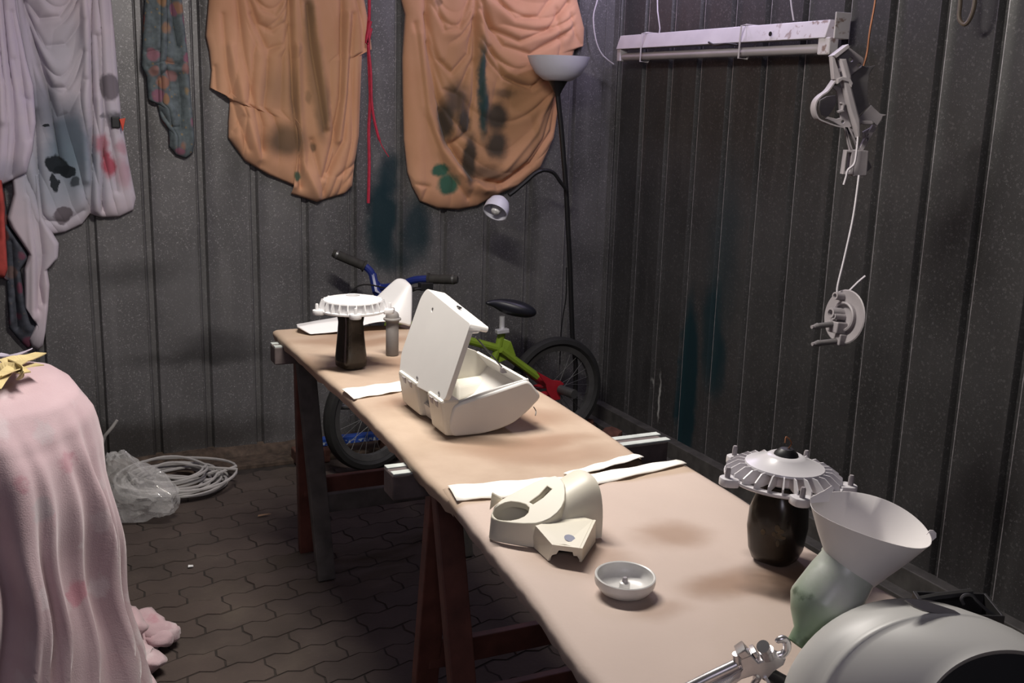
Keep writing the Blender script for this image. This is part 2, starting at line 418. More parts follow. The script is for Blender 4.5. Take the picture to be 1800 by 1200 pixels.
# ------------------------------------------------------------------ the trestle table
M_trestle_red = mat('red_brown_paint', (0.115, 0.040, 0.028), 0.6, 0, 0.4, 14)
M_trestle_grey = mat('weathered_grey_wood', (0.085, 0.078, 0.072), 0.8, 0, 0.4, 14)
M_beam_top = mat('pale_painted_edge', (0.42, 0.45, 0.43), 0.6, 0, 0.2, 25)
M_beam_end = mat('dark_primed_beam', (0.10, 0.078, 0.075), 0.7, 0, 0.3, 25)
def kraft():
    m, nt, b = new_mat('kraft_paper'); v = coord(nt)
    n = noisen(nt, v, 6, 6); n2 = noisen(nt, v, 130, 4)
    c = rampn(nt, n.outputs[0], [(0.3, (0.37, 0.272, 0.198)), (0.7, (0.47, 0.36, 0.272))])
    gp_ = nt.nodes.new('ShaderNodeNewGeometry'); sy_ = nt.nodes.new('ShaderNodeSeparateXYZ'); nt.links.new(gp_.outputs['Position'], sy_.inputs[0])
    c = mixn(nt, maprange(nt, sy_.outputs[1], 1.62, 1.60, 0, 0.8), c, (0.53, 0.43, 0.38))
    br = (0.27, 0.165, 0.105)  # brown patches mixed over the paper at set places
    st = [(u, w, ru, rv, br, min(0.9, s * 1.35), 0.75) for (u, w), ru, rv, s in [
        ([(0.9603, 1.3656)][0], 0.07, 0.05, 0.5), ([(0.9202, 1.1759)][0], 0.07, 0.045, 0.6), ([(0.8876, 1.8649)][0], 0.10, 0.09, 0.55),
        ([(0.9007, 2.6247)][0], 0.09, 0.09, 0.55), ([(0.8175, 1.9101)][0], 0.07, 0.06, 0.4), ([(0.7806, 2.2736)][0], 0.05, 0.05, 0.55),
        ([(0.9132, 3.0356)][0], 0.14, 0.06, 0.6), ([(0.6776, 2.6991)][0], 0.05, 0.10, 0.4), ([(0.9817, 1.792)][0], 0.12, 0.05, 0.45),
        ([(1.0342, 1.1516)][0], 0.09, 0.07, 0.65), ([(1.0176, 2.0527)][0], 0.12, 0.07, 0.5), ([(0.9268, 2.9078)][0], 0.16, 0.05, 0.6), ([(0.7691, 2.9584)][0], 0.09, 0.05, 0.5), ([(0.7721, 1.3771)][0], 0.08, 0.06, 0.4), ([(0.7863, 1.1327)][0], 0.05, 0.03, 0.35), ([(0.9797, 1.8911)][0], 0.12, 0.045, 0.6), ([(0.7882, 1.3133)][0], 0.06, 0.05, 0.35)]]
    c = add_spots(nt, c, st, (0, 1), 0.08, 6.0)
    nt.links.new(c, b.inputs['Base Color']); b.inputs['Roughness'].default_value = 0.75
    bump(nt, b, n2.outputs[0], 0.12, 0.003); return m
M_kraft = kraft()
M_board = mat('chipboard', (0.20, 0.13, 0.085), 0.8, 0, 0.3, 40)
M_white_paper = mat('white_paper', (0.86, 0.83, 0.76), 0.7, 0, 0.04, 8)

def trestle(y0, front_dx, mats, label, feet, beam_x0):
    t = thing('trestle', label, 'trestle', (0.73, y0, 0), None)
    xl, xr = 0.02, 0.48
    obj('beam', box(((beam_x0 - 0.73 + 0.545) / 2, 0, 0.697), (0.545 - (beam_x0 - 0.73), 0.062, 0.054)), mats[2], t, bevel=0.004)
    for yy in (-0.020, 0.020):
        obj('beam_edge', box(((beam_x0 - 0.73 + 0.552) / 2, yy, 0.7242), (0.55 - (beam_x0 - 0.73), 0.020, 0.005)), M_beam_top, t, bevel=0.001)
    for x0 in (xl, xr):
        for s, mm in ((-1, mats[0]), (1, mats[1])):
            obj('leg', beam((x0, s * 0.012, 0.674), (x0 + front_dx, s * feet, 0.0), 0.055, 0.030, (0, 1, 0)), mm, t, bevel=0.003)
    for s, mm in ((-1, mats[0]), (1, mats[1])):
        obj('stretcher', beam((xl + 0.01, s * feet * 0.66, 0.235), (xr + 0.01, s * feet * 0.66, 0.235), 0.022, 0.06), mm, t, bevel=0.003)
    return t
trestle(3.06, 0.03, (M_trestle_grey, M_trestle_red, M_beam_end), 'far wooden trestle under the rear end of the paper covered table', 0.115, 0.655)
trestle(1.90, 0.015, (M_trestle_red, M_trestle_red, M_beam_end), 'near red-brown wooden trestle under the middle of the paper covered table', 0.16, 0.632)

table = thing('work_table', 'long narrow trestle-borne board table wrapped in brown kraft paper with white strips', 'table', (0.9, 2.0, ZT))
far_left = [(0.6784, 3.1524), (0.6811, 2.8725), (0.6834, 2.6323), (0.6883, 2.3847), (0.6821, 2.1402), (0.6778, 1.9729), (0.6681, 1.7937), (0.6685, 1.6478)]
far_right = [(1.1281, 3.1107), (1.1427, 2.8146), (1.1494, 2.5017), (1.1503, 2.2299), (1.1443, 2.0702), (1.1369, 1.9235), (1.1292, 1.8367), (1.1175, 1.7307)]
near_left = [(0.673, 1.7071), (0.6574, 1.529), (0.6434, 1.3812), (0.6338, 1.2594), (0.6181, 1.1307), (0.6067, 1.0242)]
near_right = [(1.1771, 1.6569), (1.1731, 1.5679), (1.1666, 1.4528), (1.1511, 1.3445), (1.1341, 1.2435), (1.1375, 1.0696)]
near_left += [(0.60, 0.80), (0.60, 0.55)]; near_right += [(1.15, 0.80), (1.15, 0.55)]
def paper_sheet(L, Rr, z0, amp, seed, hang=0.035, nu=40):
    rnd = random.Random(seed); secs = []
    L = smooth_path([(a, b, 0) for a, b in L], 5); Rr = smooth_path([(a, b, 0) for a, b in Rr], 5)
    n = 40
    def at(P, t):
        f = t * (len(P) - 1); i = min(int(f), len(P) - 2); return P[i].lerp(P[i + 1], f - i)
    for j in range(n + 1):
        l, r = at(L, j / n), at(Rr, j / n); row = []
        jit = 0.001 * math.sin(j * 2.1 + seed) + rnd.uniform(-0.0006, 0.0006)
        d = (r - l).normalized()
        row += [l + Vector((0.004 + jit, 0, z0 - hang + rnd.uniform(-0.003, 0.003))), l + Vector((-0.002 + jit, 0, z0 - hang * 0.4)), l + Vector((0.0, 0, z0 - 0.005))]
        for i in range(1, nu):
            p = l.lerp(r, i / nu)
            h = amp * (math.sin(p.x * 21 + p.y * 7 + seed) * math.sin(p.y * 11 - p.x * 5 + seed * 2) + 0.6 * math.sin(p.y * 31 + 9 * math.sin(p.x * 8 + seed)))
            h += rnd.uniform(-0.0004, 0.0004)
            row.append(p + Vector((0, 0, z0 + h * min(1, 4 * i / nu, 4 * (nu - i) / nu))))
        row += [r + Vector((0, 0, z0 - 0.005)), r + Vector((0.003 + jit, 0, z0 - hang * 0.5)), r + Vector((0.0, 0, z0 - hang))]
        secs.append([tuple(v - Vector((0.9, 2.0, ZT))) for v in row])
    return loft(secs, caps=False, closed=False)
obj('paper_cover', paper_sheet(far_left, far_right, ZT, 0.0016, 1), M_kraft, table, smooth=True, angle=60, M=None)
obj('paper_cover', paper_sheet(near_left, near_right, ZT + 0.003, 0.0018, 5), M_kraft, table, smooth=True, angle=60)
obj('board', hexa([(-0.20, -0.36, -0.0225), (0.21, -0.27, -0.0225), (0.21, 1.08, -0.0225), (-0.20, 1.13, -0.0225), (-0.20, -0.36, -0.004), (0.21, -0.27, -0.004), (0.21, 1.08, -0.004), (-0.20, 1.13, -0.004)]), M_board, table)
obj('board', hexa([(-0.28, -1.45, -0.0225), (0.23, -1.45, -0.0225), (0.23, -0.38, -0.0225), (-0.205, -0.37, -0.0225), (-0.28, -1.45, -0.004), (0.23, -1.45, -0.004), (0.23, -0.38, -0.004), (-0.205, -0.37, -0.004)]), M_board, table)
def paper_strip(quad, z, label):
    P = [Vector((a, b, 0)) for a, b in quad]; secs = []; n = 14
    for i in range(n + 1):
        t = i / n; a, b = P[0].lerp(P[1], t), P[3].lerp(P[2], t); row = []
        for k in range(5):
            p = a.lerp(b, k / 4); row.append((p.x - 0.9, p.y - 2.0, z - ZT + 0.0012 * math.sin(i * 1.3 + k)))
        secs.append(row)
    o = obj('white_strip', loft(secs, False, False), M_white_paper, table, smooth=True, label=label)
    mod = o.modifiers.new('thick', 'SOLIDIFY'); mod.thickness = 0.0012
    return o
paper_strip([(0.6839, 2.419), (0.8944, 2.45), (0.8646, 2.3677), (0.6881, 2.3266)], ZT + 0.004, 'white paper strip across the far half')
paper_strip([(0.6807, 1.701), (0.9158, 1.6676), (0.8736, 1.5881), (0.6689, 1.627)], ZT + 0.007, 'white paper strip across the joint')
paper_strip([(0.8918, 1.6568), (1.1642, 1.6763), (1.1712, 1.6483), (0.859, 1.5936)], ZT + 0.0075, 'white paper strip across the joint')
paper_strip([(0.9114, 1.6826), (1.0998, 1.7372), (1.1105, 1.7108), (0.9165, 1.6574)], ZT + 0.008, 'narrow white paper strip end')

# ------------------------------------------------------------------ hung sheets on the back wall
def resample(pts, n):
    P = [np.array(p, float) for p in pts]; d = [0]
    for a, b in zip(P[:-1], P[1:]): d.append(d[-1] + np.linalg.norm(b - a))
    out = []
    for k in range(n):
        s = d[-1] * k / (n - 1); i = max(j for j in range(len(d)) if d[j] <= s + 1e-9); i = min(i, len(P) - 2)
        t = (s - d[i]) / max(d[i + 1] - d[i], 1e-9); out.append(P[i] + (P[i + 1] - P[i]) * t)
    return np.array(out)
def seg_dist(X, Z, poly):
    best = np.full(X.shape, 1e9); 
    for (a, b), (c, d) in zip(poly[:-1], poly[1:]):
        vx, vz = c - a, d - b; L = vx * vx + vz * vz + 1e-12
        t = np.clip(((X - a) * vx + (Z - b) * vz) / L, 0, 1)
        best = np.minimum(best, np.hypot(X - a - t * vx, Z - b - t * vz))
    return best
def cloth(name, left, right, top, bottom, folds, m, gap=0.012, bulge=0.03, nu=170, nv=210, parent=None, ripple=0.0, seed=0, label=None, pleats=None, swags=()):
    """sheet hung on the back wall: Coons patch between its four edges with folds raised from it"""
    l, r = resample(left, nv), resample(right, nv); t, b = resample(top, nu), resample(bottom, nu)
    u = np.linspace(0, 1, nu)[None, :, None]; v = np.linspace(0, 1, nv)[:, None, None]
    S = (1 - u) * l[:, None, :] + u * r[:, None, :] + (1 - v) * t[None] + v * b[None]
    S -= (1 - u) * (1 - v) * t[0] + u * (1 - v) * t[-1] + (1 - u) * v * b[0] + u * v * b[-1]
    X, Z = S[..., 0], S[..., 1]
    uu, vv = np.broadcast_to(u[..., 0], X.shape), np.broadcast_to(v[..., 0], X.shape)
    edge = np.clip(np.minimum(np.minimum(uu, 1 - uu) * 8, (1 - vv) * 9), 0, 1); edge = np.sqrt(edge * (2 - edge))
    hgt = gap + bulge * edge
    free = np.ones_like(hgt); sw = np.zeros_like(hgt)
    for (xa, za), (xb, zb), sag, wl, amp in swags:
        tt_ = (X - (xa + xb) / 2) / ((xb - xa) / 2); L = Z + sag * (1 - tt_ * tt_)
        win = np.clip((1 - np.abs(tt_)) * 5, 0, 1) * np.clip((L - zb - sag) * 14, 0, 1) * np.clip((za + sag - L) * 14 + 1, 0, 1)
        win = win * win * (3 - 2 * win)
        s_ = L / wl + 0.30 * np.sin(2.3 * tt_ + 9 * L) + 0.35 * np.sin(L * 23 + 1.7 * tt_)
        amp = amp * (0.6 + 0.4 * np.sin(L * 31 + 2 * tt_))
        sw = sw + win * amp * np.abs(np.sin(np.pi * s_)) ** 0.7; free = free * (1 - win)
    if pleats:
        cnt, amp = pleats
        s_ = cnt * uu + 0.30 * np.sin(9 * uu + seed) + 0.22 * np.sin(4 * vv + 7 * uu + seed) + 0.10 * np.sin(11 * vv + 3 * uu)
        mod_ = 0.55 + 0.45 * np.sin(5.3 * uu * 2 + 3 * vv + seed)
        hgt = hgt + free * mod_ * amp * edge * np.abs(np.sin(np.pi * s_)) ** 0.7
    hgt = hgt + sw * edge
    for poly, w, a in folds:
        d = seg_dist(X, Z, poly); hgt = hgt + a * np.exp(-(d / (w * (0.85 if a < 0 else 1.1))) ** (1.4 if a < 0 else 2)) * (0.35 + 0.65 * edge)
    if ripple:
        rs = np.random.RandomState(seed)
        for k in range(7):
            fx, fz, ph = rs.uniform(15, 60), rs.uniform(-12, 12), rs.uniform(0, 6)
            hgt = hgt + ripple / 3 * np.sin(fx * X + fz * Z + ph + 1.5 * np.sin(6 * Z + ph)) * edge
    hgt = np.maximum(hgt, 0.006)
    vs = [(float(X[j, i]), float(YD - hgt[j, i]), float(Z[j, i])) for j in range(nv) for i in range(nu)]
    fs = [(j * nu + i, j * nu + i + 1, (j + 1) * nu + i + 1, (j + 1) * nu + i) for j in range(nv - 1) for i in range(nu - 1)]
    o = obj(name, MB().add(vs, fs), m, parent, smooth=True, angle=180, label=label)
    md = o.modifiers.new('thick', 'SOLIDIFY'); md.thickness = 0.003; md.offset = -1
    return o
def cloth_mat(name, c0, c1, stains, warp=0.03, wscale=14, rough=0.9, nscale=3.0, boost=1.0):
    stains = [(u, w, ru * (1 + 0.15 * (boost > 1)), rv * (1 + 0.15 * (boost > 1)), c, min(0.97, st * boost), so) for u, w, ru, rv, c, st, so in stains]
    m, nt, b = new_mat(name); v = coord(nt)
    n = noisen(nt, v, nscale, 5); n2 = noisen(nt, v, 350, 2)
    c = rampn(nt, n.outputs[0], [(0.35, c0), (0.65, c1)])
    c = add_spots(nt, c, stains, (0, 2), warp, wscale)
    nt.links.new(c, b.inputs['Base Color']); b.inputs['Roughness'].default_value = rough
    b.inputs['Specular IOR Level'].default_value = 0.15
    b.inputs['Sheen Weight'].default_value = 0.15
    bump(nt, b, n2.outputs[0], 0.1, 0.002); return m
DK = (0.055, 0.045, 0.035); DG = (0.03, 0.11, 0.075)
def ST(p, ru, rv, c, s, soft): return (p[0], p[1], ru, rv, c, s, soft)
M_orange1 = cloth_mat('orange_cotton_left', (0.55, 0.285, 0.165), (0.63, 0.35, 0.215), [
    ST([(0.959, 1.2833)][0], 0.075, 0.06, DK, 0.8, 0.6), ST([(0.9312, 1.4768)][0], 0.06, 0.07, DK, 0.35, 0.8), ST([(0.9938, 1.4436)][0], 0.022, 0.10, DK, 0.6, 0.7),
    ST([(1.0571, 1.7075)][0], 0.022, 0.15, DK, 0.75, 0.6), ST([(1.0779, 1.5519)][0], 0.026, 0.13, DK, 0.85, 0.5), ST([(1.1039, 1.411)][0], 0.028, 0.11, DK, 0.85, 0.5),
    ST([(1.0507, 1.4497)][0], 0.012, 0.022, DK, 0.75, 0.5), ST([(1.0619, 1.2592)][0], 0.011, 0.018, DK, 0.7, 0.5), ST([(1.0025, 1.1438)][0], 0.012, 0.02, DG, 0.8, 0.4),
    ST([(1.0366, 1.5504)][0], 0.16, 0.30, (0.40, 0.23, 0.12), 0.55, 0.8), ST([(1.2751, 1.5416)][0], 0.008, 0.015, DK, 0.7, 0.5)], boost=1.25)
M_orange2 = cloth_mat('orange_cotton_right', (0.55, 0.285, 0.165), (0.63, 0.35, 0.215), [
    ST([(1.7647, 1.4556)][0], 0.27, 0.30, (0.40, 0.22, 0.11), 0.75, 0.7),
    ST([(1.6703, 1.4531)][0], 0.05, 0.07, DK, 0.7, 0.7), ST([(1.625, 1.3671)][0], 0.035, 0.08, DK, 0.75, 0.5), ST([(1.7032, 1.3686)][0], 0.03, 0.05, DK, 0.9, 0.5),
    ST([(1.7328, 1.215)][0], 0.03, 0.10, DK, 0.85, 0.5), ST([(1.7784, 1.5507)][0], 0.018, 0.13, (0.03, 0.06, 0.055), 0.8, 0.6), ST([(1.7924, 1.4086)][0], 0.02, 0.10, (0.02, 0.05, 0.05), 0.8, 0.6),
    ST([(1.8519, 1.3907)][0], 0.05, 0.055, DK, 0.95, 0.5), ST([(1.8551, 1.2743)][0], 0.048, 0.06, DK, 0.9, 0.5), ST([(1.8816, 1.4875)][0], 0.05, 0.02, DK, 0.5, 0.7),
    ST([(1.804, 1.1566)][0], 0.08, 0.03, DK, 0.6, 0.7), ST([(1.6343, 1.1083)][0], 0.042, 0.04, DG, 0.9, 0.35), ST([(1.602, 1.1664)][0], 0.035, 0.025, DG, 0.8, 0.35),
    ST([(1.5824, 1.8397)][0], 0.015, 0.015, DK, 0.4, 0.5)], 0.035, 22, boost=1.25)
W, w_ = 0.022, 0.012
f1 = [([(0.7864, 1.8094), (0.8027, 1.6263), (0.8286, 1.4563), (0.8678, 1.2468)], w_, -0.014), ([(0.9831, 1.8477), (0.9837, 1.6349), (0.9893, 1.4435), (1.0092, 1.266), (1.0158, 1.1027)], w_, -0.024),
      ([(1.0062, 1.6359), (1.0109, 1.3733), (1.0219, 1.1938), (1.0856, 1.056)], 0.016, 0.020), ([(1.0493, 1.7928), (1.0653, 1.6387), (1.0908, 1.4818), (1.1123, 1.3213)], w_, -0.018), ([(1.0764, 1.7859), (1.101, 1.5528), (1.1219, 1.3395)], 0.014, 0.012),
      ([(1.1871, 1.8532), (1.1856, 1.6444), (1.1747, 1.4487), (1.1449, 1.2855), (1.1055, 1.1389)], w_, -0.022), ([(1.2332, 1.7695), (1.208, 1.4676), (1.1877, 1.286), (1.1247, 1.1573)], w_, -0.016), ([(1.2098, 1.7681), (1.1937, 1.4672), (1.1658, 1.2858)], 0.012, 0.012),
      ([(0.8209, 1.82), (0.8614, 1.7138), (0.9136, 1.6913), (0.9675, 1.7282), (0.9823, 1.8055)], w_, -0.014), ([(0.8362, 1.746), (0.8944, 1.6221), (0.9569, 1.6422), (0.9806, 1.7119)], w_, -0.012), ([(0.8306, 1.862), (0.8714, 1.7648), (0.9237, 1.7511), (0.9782, 1.8221)], w_, -0.010),
      ([(0.7552, 1.6241), (0.7817, 1.4979), (0.8127, 1.3517), (0.858, 1.2112)], 0.016, 0.014), ([(0.7333, 1.7398), (0.7441, 1.5391), (0.7736, 1.3684), (0.8143, 1.2464)], w_, -0.012), ([(0.7, 1.5501), (0.7016, 1.4696)], 0.010, -0.014),
      ([(0.7489, 1.4153), (0.8055, 1.4124)], w_, -0.010), ([(0.759, 1.3159), (0.7955, 1.3688)], w_, -0.010), ([(1.0604, 1.2845), (1.0913, 1.139), (1.1141, 1.0557)], w_, -0.014), ([(1.2401, 1.1943), (1.1626, 1.1388), (1.1332, 1.0554)], w_, -0.014), ([(1.2302, 1.1572), (1.1913, 1.1108), (1.162, 1.0598)], w_, -0.010), ([(0.8659, 1.1666), (0.9558, 1.1122), (0.9925, 1.1028)], w_, 0.010)]
sh1 = cloth('hung_sheet', [(0.6918, 1.8847), (0.686, 1.7864), (0.6716, 1.6618), (0.6824, 1.6081), (0.6885, 1.537), (0.6804, 1.4732), (0.7058, 1.468), (0.7335, 1.4749), (0.7537, 1.4284), (0.7452, 1.3505), (0.7425, 1.2895)], [(1.2883, 1.9292), (1.2853, 1.825), (1.307, 1.7211), (1.3165, 1.6417), (1.2753, 1.622), (1.2681, 1.4513), (1.2618, 1.3053), (1.245, 1.2036), (1.2319, 1.1012)],
    [(0.6918, 1.8847), (0.8835, 1.9073), (1.0602, 1.9206), (1.2883, 1.9292)], [(0.7425, 1.2895), (0.8042, 1.2021), (0.8926, 1.1486), (1.0037, 1.1027), (0.9809, 1.0736), (1.0854, 1.0393), (1.1427, 1.0553), (1.2007, 1.0715), (1.2319, 1.1012)], f1, M_orange1, ripple=0.003, seed=3, pleats=(8, 0.018), swags=[([(0.8096, 1.877)][0], [(0.9826, 1.5743)][0], 0.13, 0.085, 0.014)], bulge=0.034)
tag(sh1, 'orange cotton sheet with grey spray marks hung left of the red cord', 'sheet', 'orange sheets on the back wall')
f2 = [([(1.5322, 1.8588), (1.5444, 1.6614), (1.5876, 1.4602), (1.6314, 1.2912), (1.7507, 1.1322), (1.8928, 1.1068), (2.0235, 1.1964), (2.12, 1.3367), (2.1579, 1.5154)], 0.016, -0.026), ([(1.504, 1.7047), (1.537, 1.4309), (1.6008, 1.2527), (1.73, 1.0979), (1.8719, 1.0671)], 0.020, 0.020),
      ([(1.76, 1.883), (1.8209, 1.7489), (1.9507, 1.7042), (2.0805, 1.7535), (2.1757, 1.873)], w_, -0.022), ([(1.7719, 1.8198), (1.8759, 1.6817), (2.007, 1.6547), (2.1593, 1.7385)], w_, -0.016), ([(1.8063, 1.9043), (1.9262, 1.792), (2.0342, 1.8077), (2.118, 1.9164)], w_, -0.014),
      ([(1.5722, 1.8525), (1.6143, 1.7286), (1.6753, 1.741), (1.7192, 1.8621)], w_, -0.012), ([(1.533, 1.7873), (1.5854, 1.6175), (1.6476, 1.5646), (1.7186, 1.6418), (1.7416, 1.7814)], w_, -0.018), ([(1.5442, 1.6796), (1.6075, 1.4981), (1.6698, 1.4813), (1.7401, 1.6148)], w_, -0.012),
      ([(1.7497, 1.8823), (1.7493, 1.6711), (1.743, 1.4834), (1.7251, 1.3307), (1.6526, 1.2723)], w_, -0.018), ([(1.776, 1.8658), (1.783, 1.5791), (1.7996, 1.3318)], 0.014, 0.012), ([(1.8123, 1.674), (1.8797, 1.5543), (2.0122, 1.5108), (2.0978, 1.6009)], w_, -0.014),
      ([(2.1231, 1.5338), (2.0409, 1.3355), (1.891, 1.1664), (1.7725, 1.1173)], 0.014, 0.014), ([(2.1474, 1.4954), (2.0762, 1.2964), (1.9689, 1.1564), (1.86, 1.0971)], w_, -0.014), ([(1.4887, 1.7489), (1.5375, 1.3842), (1.6228, 1.1761), (1.731, 1.0487)], w_, -0.014),
      ([(1.5985, 1.4136), (1.6418, 1.2913), (1.6961, 1.1955)], w_, -0.016), ([(1.6862, 1.1567), (1.8057, 1.0875), (1.9152, 1.0967)], 0.014, 0.012), ([(2.1891, 1.8263), (2.2158, 1.7414), (2.2518, 1.7045)], w_, -0.012), ([(2.1213, 1.8412), (2.1446, 1.6897), (2.1331, 1.5634)], w_, -0.010),
      ([(1.6906, 1.4819), (1.6819, 1.3872), (1.6521, 1.301)], 0.012, 0.012), ([(1.5309, 1.0413), (1.551, 1.0991), (1.4994, 1.1091)], w_, -0.010)]
sh2 = cloth('hung_sheet', [(1.4383, 1.9404), (1.439, 1.835), (1.454, 1.7826), (1.4433, 1.6114), (1.4461, 1.4746), (1.4523, 1.2891), (1.4684, 1.1569), (1.4892, 1.0995)], [(2.2598, 2.0018), (2.2338, 1.8862), (2.2737, 1.7735), (2.2727, 1.7006), (2.2299, 1.684), (2.1715, 1.5158), (2.144, 1.3072), (2.0809, 1.1764)],
    [(1.4383, 1.9404), (1.6813, 1.9631), (1.9414, 1.9826), (2.2598, 2.0018)], [(1.4892, 1.0995), (1.5258, 1.0365), (1.6043, 1.0062), (1.6998, 0.9998), (1.7858, 1.0133), (1.8504, 1.0474), (1.9709, 1.0963), (2.0809, 1.1764)], f2, M_orange2, ripple=0.003, seed=8, pleats=(7, 0.014), bulge=0.036, swags=[([(1.5313, 1.9386)][0], [(1.7468, 1.5495)][0], 0.15, 0.085, 0.015),
    ([(1.748, 1.9546)][0], [(2.2288, 1.4681)][0], 0.13, 0.080, 0.020), ([(1.5479, 1.3656)][0], [(2.1902, 1.0436)][0], 0.24, 0.095, 0.016)])
tag(sh2, 'orange cotton sheet with dark soot spots and a green stain, behind the floor lamp', 'sheet', 'orange sheets on the back wall')

BLU = (0.05, 0.085, 0.12); BLK = (0.012, 0.016, 0.02); RED = (0.38, 0.03, 0.06)
M_pale = cloth_mat('pale_cotton', (0.50, 0.47, 0.53), (0.62, 0.53, 0.58), [
    ST([(0.178, 1.2637)][0], 0.08, 0.15, BLU, 0.85, 0.6), ST([(0.0956, 1.4005)][0], 0.06, 0.09, BLU, 0.6, 0.7), ST([(0.1383, 1.1509)][0], 0.16, 0.16, (0.20, 0.27, 0.33), 0.6, 0.7),
    ST([(0.1306, 1.1862)][0], 0.04, 0.035, BLK, 0.97, 0.15), ST([(0.1622, 1.165)][0], 0.035, 0.02, BLK, 0.97, 0.15), ST([(0.1169, 1.1227)][0], 0.014, 0.03, BLK, 0.95, 0.15), ST([(0.1866, 1.1295)][0], 0.02, 0.02, BLK, 0.8, 0.3), ST([(0.1101, 1.3253)][0], 0.014, 0.006, BLK, 0.95, 0.15),
    ST([(0.1426, 1.0047)][0], 0.03, 0.035, (0.12, 0.10, 0.115), 0.9, 0.15), ST([(0.3256, 1.4658)][0], 0.04, 0.05, (0.15, 0.13, 0.15), 0.9, 0.2), ST([(0.2967, 1.3637)][0], 0.01, 0.013, BLK, 0.6, 0.5), ST([(0.3365, 1.3505)][0], 0.03, 0.03, BLK, 0.75, 0.6),
    ST([(0.3045, 1.1937)][0], 0.025, 0.055, RED, 0.85, 0.5), ST([(0.288, 1.2648)][0], 0.03, 0.04, RED, 0.6, 0.6), ST([(0.354, 1.1577)][0], 0.03, 0.06, RED, 0.35, 0.7), ST([(0.3518, 1.2512)][0], 0.02, 0.03, RED, 0.4, 0.6),
    ST([(0.0153, 1.6122)][0], 0.1, 0.25, (0.40, 0.36, 0.46), 0.6, 0.8)], 0.05, 18)
f3 = [([(0.0594, 1.759), (0.0892, 1.596), (0.1192, 1.4693), (0.13, 1.3326), (0.1418, 1.2073)], w_, -0.020), ([(0.2835, 1.7871), (0.2693, 1.5909), (0.2624, 1.349), (0.2366, 1.0066)], w_, -0.026), ([(0.2607, 1.7856), (0.258, 1.6243), (0.2365, 1.418), (0.2304, 1.1364)], 0.016, 0.016),
      ([(0.0679, 1.7465), (0.1079, 1.6898), (0.172, 1.7002), (0.2275, 1.7701)], w_, -0.014), ([(0.0769, 1.6946), (0.121, 1.5975), (0.1856, 1.6073), (0.2488, 1.6913)], w_, -0.012), ([(0.0897, 1.6026), (0.1312, 1.4561), (0.1766, 1.4576), (0.2426, 1.5829)], w_, -0.014), ([(0.0976, 1.5294), (0.1442, 1.3536), (0.1843, 1.3683), (0.2437, 1.4872)], w_, -0.012),
      ([(0.2917, 1.6396), (0.296, 1.4752), (0.3027, 1.3498), (0.2883, 1.2079), (0.2748, 1.0205)], w_, -0.022), ([(0.3147, 1.3218), (0.3223, 1.2081), (0.33, 1.0926)], w_, -0.014), ([(0.283, 1.4193), (0.268, 1.2078), (0.2578, 1.0208)], 0.014, 0.014),
      ([(0.0714, 1.3726), (0.0702, 1.207), (0.0672, 0.9596)], w_, -0.022), ([(0.0377, 1.7575), (0.0483, 1.5474), (0.0582, 1.4131)], w_, -0.012), ([(0.3393, 1.6625), (0.3471, 1.4908), (0.3515, 1.379)], 0.014, 0.008), ([(0.0821, 0.9879), (0.1477, 0.9794), (0.2105, 1.0216)], w_, -0.012)]
sheet = cloth('stained_sheet', [(-0.0602, 1.8342), (-0.0709, 1.6079), (-0.0658, 1.3425), (-0.0177, 1.1373), (0.0176, 0.9963), (0.0666, 0.9294)], [(0.3466, 1.8648), (0.3446, 1.7643), (0.3502, 1.6426), (0.3548, 1.4702), (0.3582, 1.3509), (0.3765, 1.1939), (0.3944, 1.0628)],
    [(-0.0602, 1.8342), (0.1182, 1.8476), (0.3466, 1.8648)], [(0.0666, 0.9294), (0.1455, 0.9433), (0.2042, 0.971), (0.2333, 1.0082), (0.2768, 0.9943), (0.3354, 0.9961), (0.3832, 1.0188), (0.3944, 1.0628)], f3, M_pale, ripple=0.003, seed=5, pleats=(8, 0.016), swags=[([(0.0638, 1.8242)][0], [(0.2524, 1.3488)][0], 0.17, 0.085, 0.014)])
tag(sheet, 'pale cotton sheet with blue-black and red paint stains hanging at left', 'sheet')
cloth('hanging_corner', [(-0.0166, 1.1525), (-0.0151, 1.083), (-0.0412, 0.9993), (-0.0297, 0.9639), (0.0219, 0.8698), (0.0019, 0.8129), (-0.0054, 0.6751), (0.0313, 0.614), (0.0006, 0.5492)], [(0.0664, 1.1523), (0.0725, 0.9971), (0.1192, 0.9027), (0.1127, 0.8522), (0.0737, 0.81), (0.0786, 0.7514), (0.0677, 0.6636), (0.0521, 0.5755), (0.0401, 0.524)],
    [(-0.0166, 1.1525), (0.0215, 1.1524), (0.0664, 1.1523)], [(0.0006, 0.5492), (0.009, 0.5263), (0.0248, 0.5139), (0.0401, 0.524)], [([(0.0343, 1.1524), (0.0369, 0.9978), (0.0437, 0.8546), (0.0347, 0.6655)], w_, -0.02), ([(0.0503, 1.1523), (0.0563, 0.9975), (0.0643, 0.8684), (0.0469, 0.7529), (0.0526, 0.6866)], w_, -0.018), ([(0.0351, 1.0684), (0.0363, 0.8405), (0.0196, 0.6369)], 0.012, 0.015)],
    M_pale, parent=sheet, gap=0.03, nu=50, nv=110, ripple=0.003)
M_lav = cloth_mat('lavender_cotton', (0.50, 0.44, 0.57), (0.62, 0.54, 0.58), [ST([(-0.0343, 1.1685)][0], 0.07, 0.05, (0.30, 0.30, 0.38), 0.6, 0.7)])
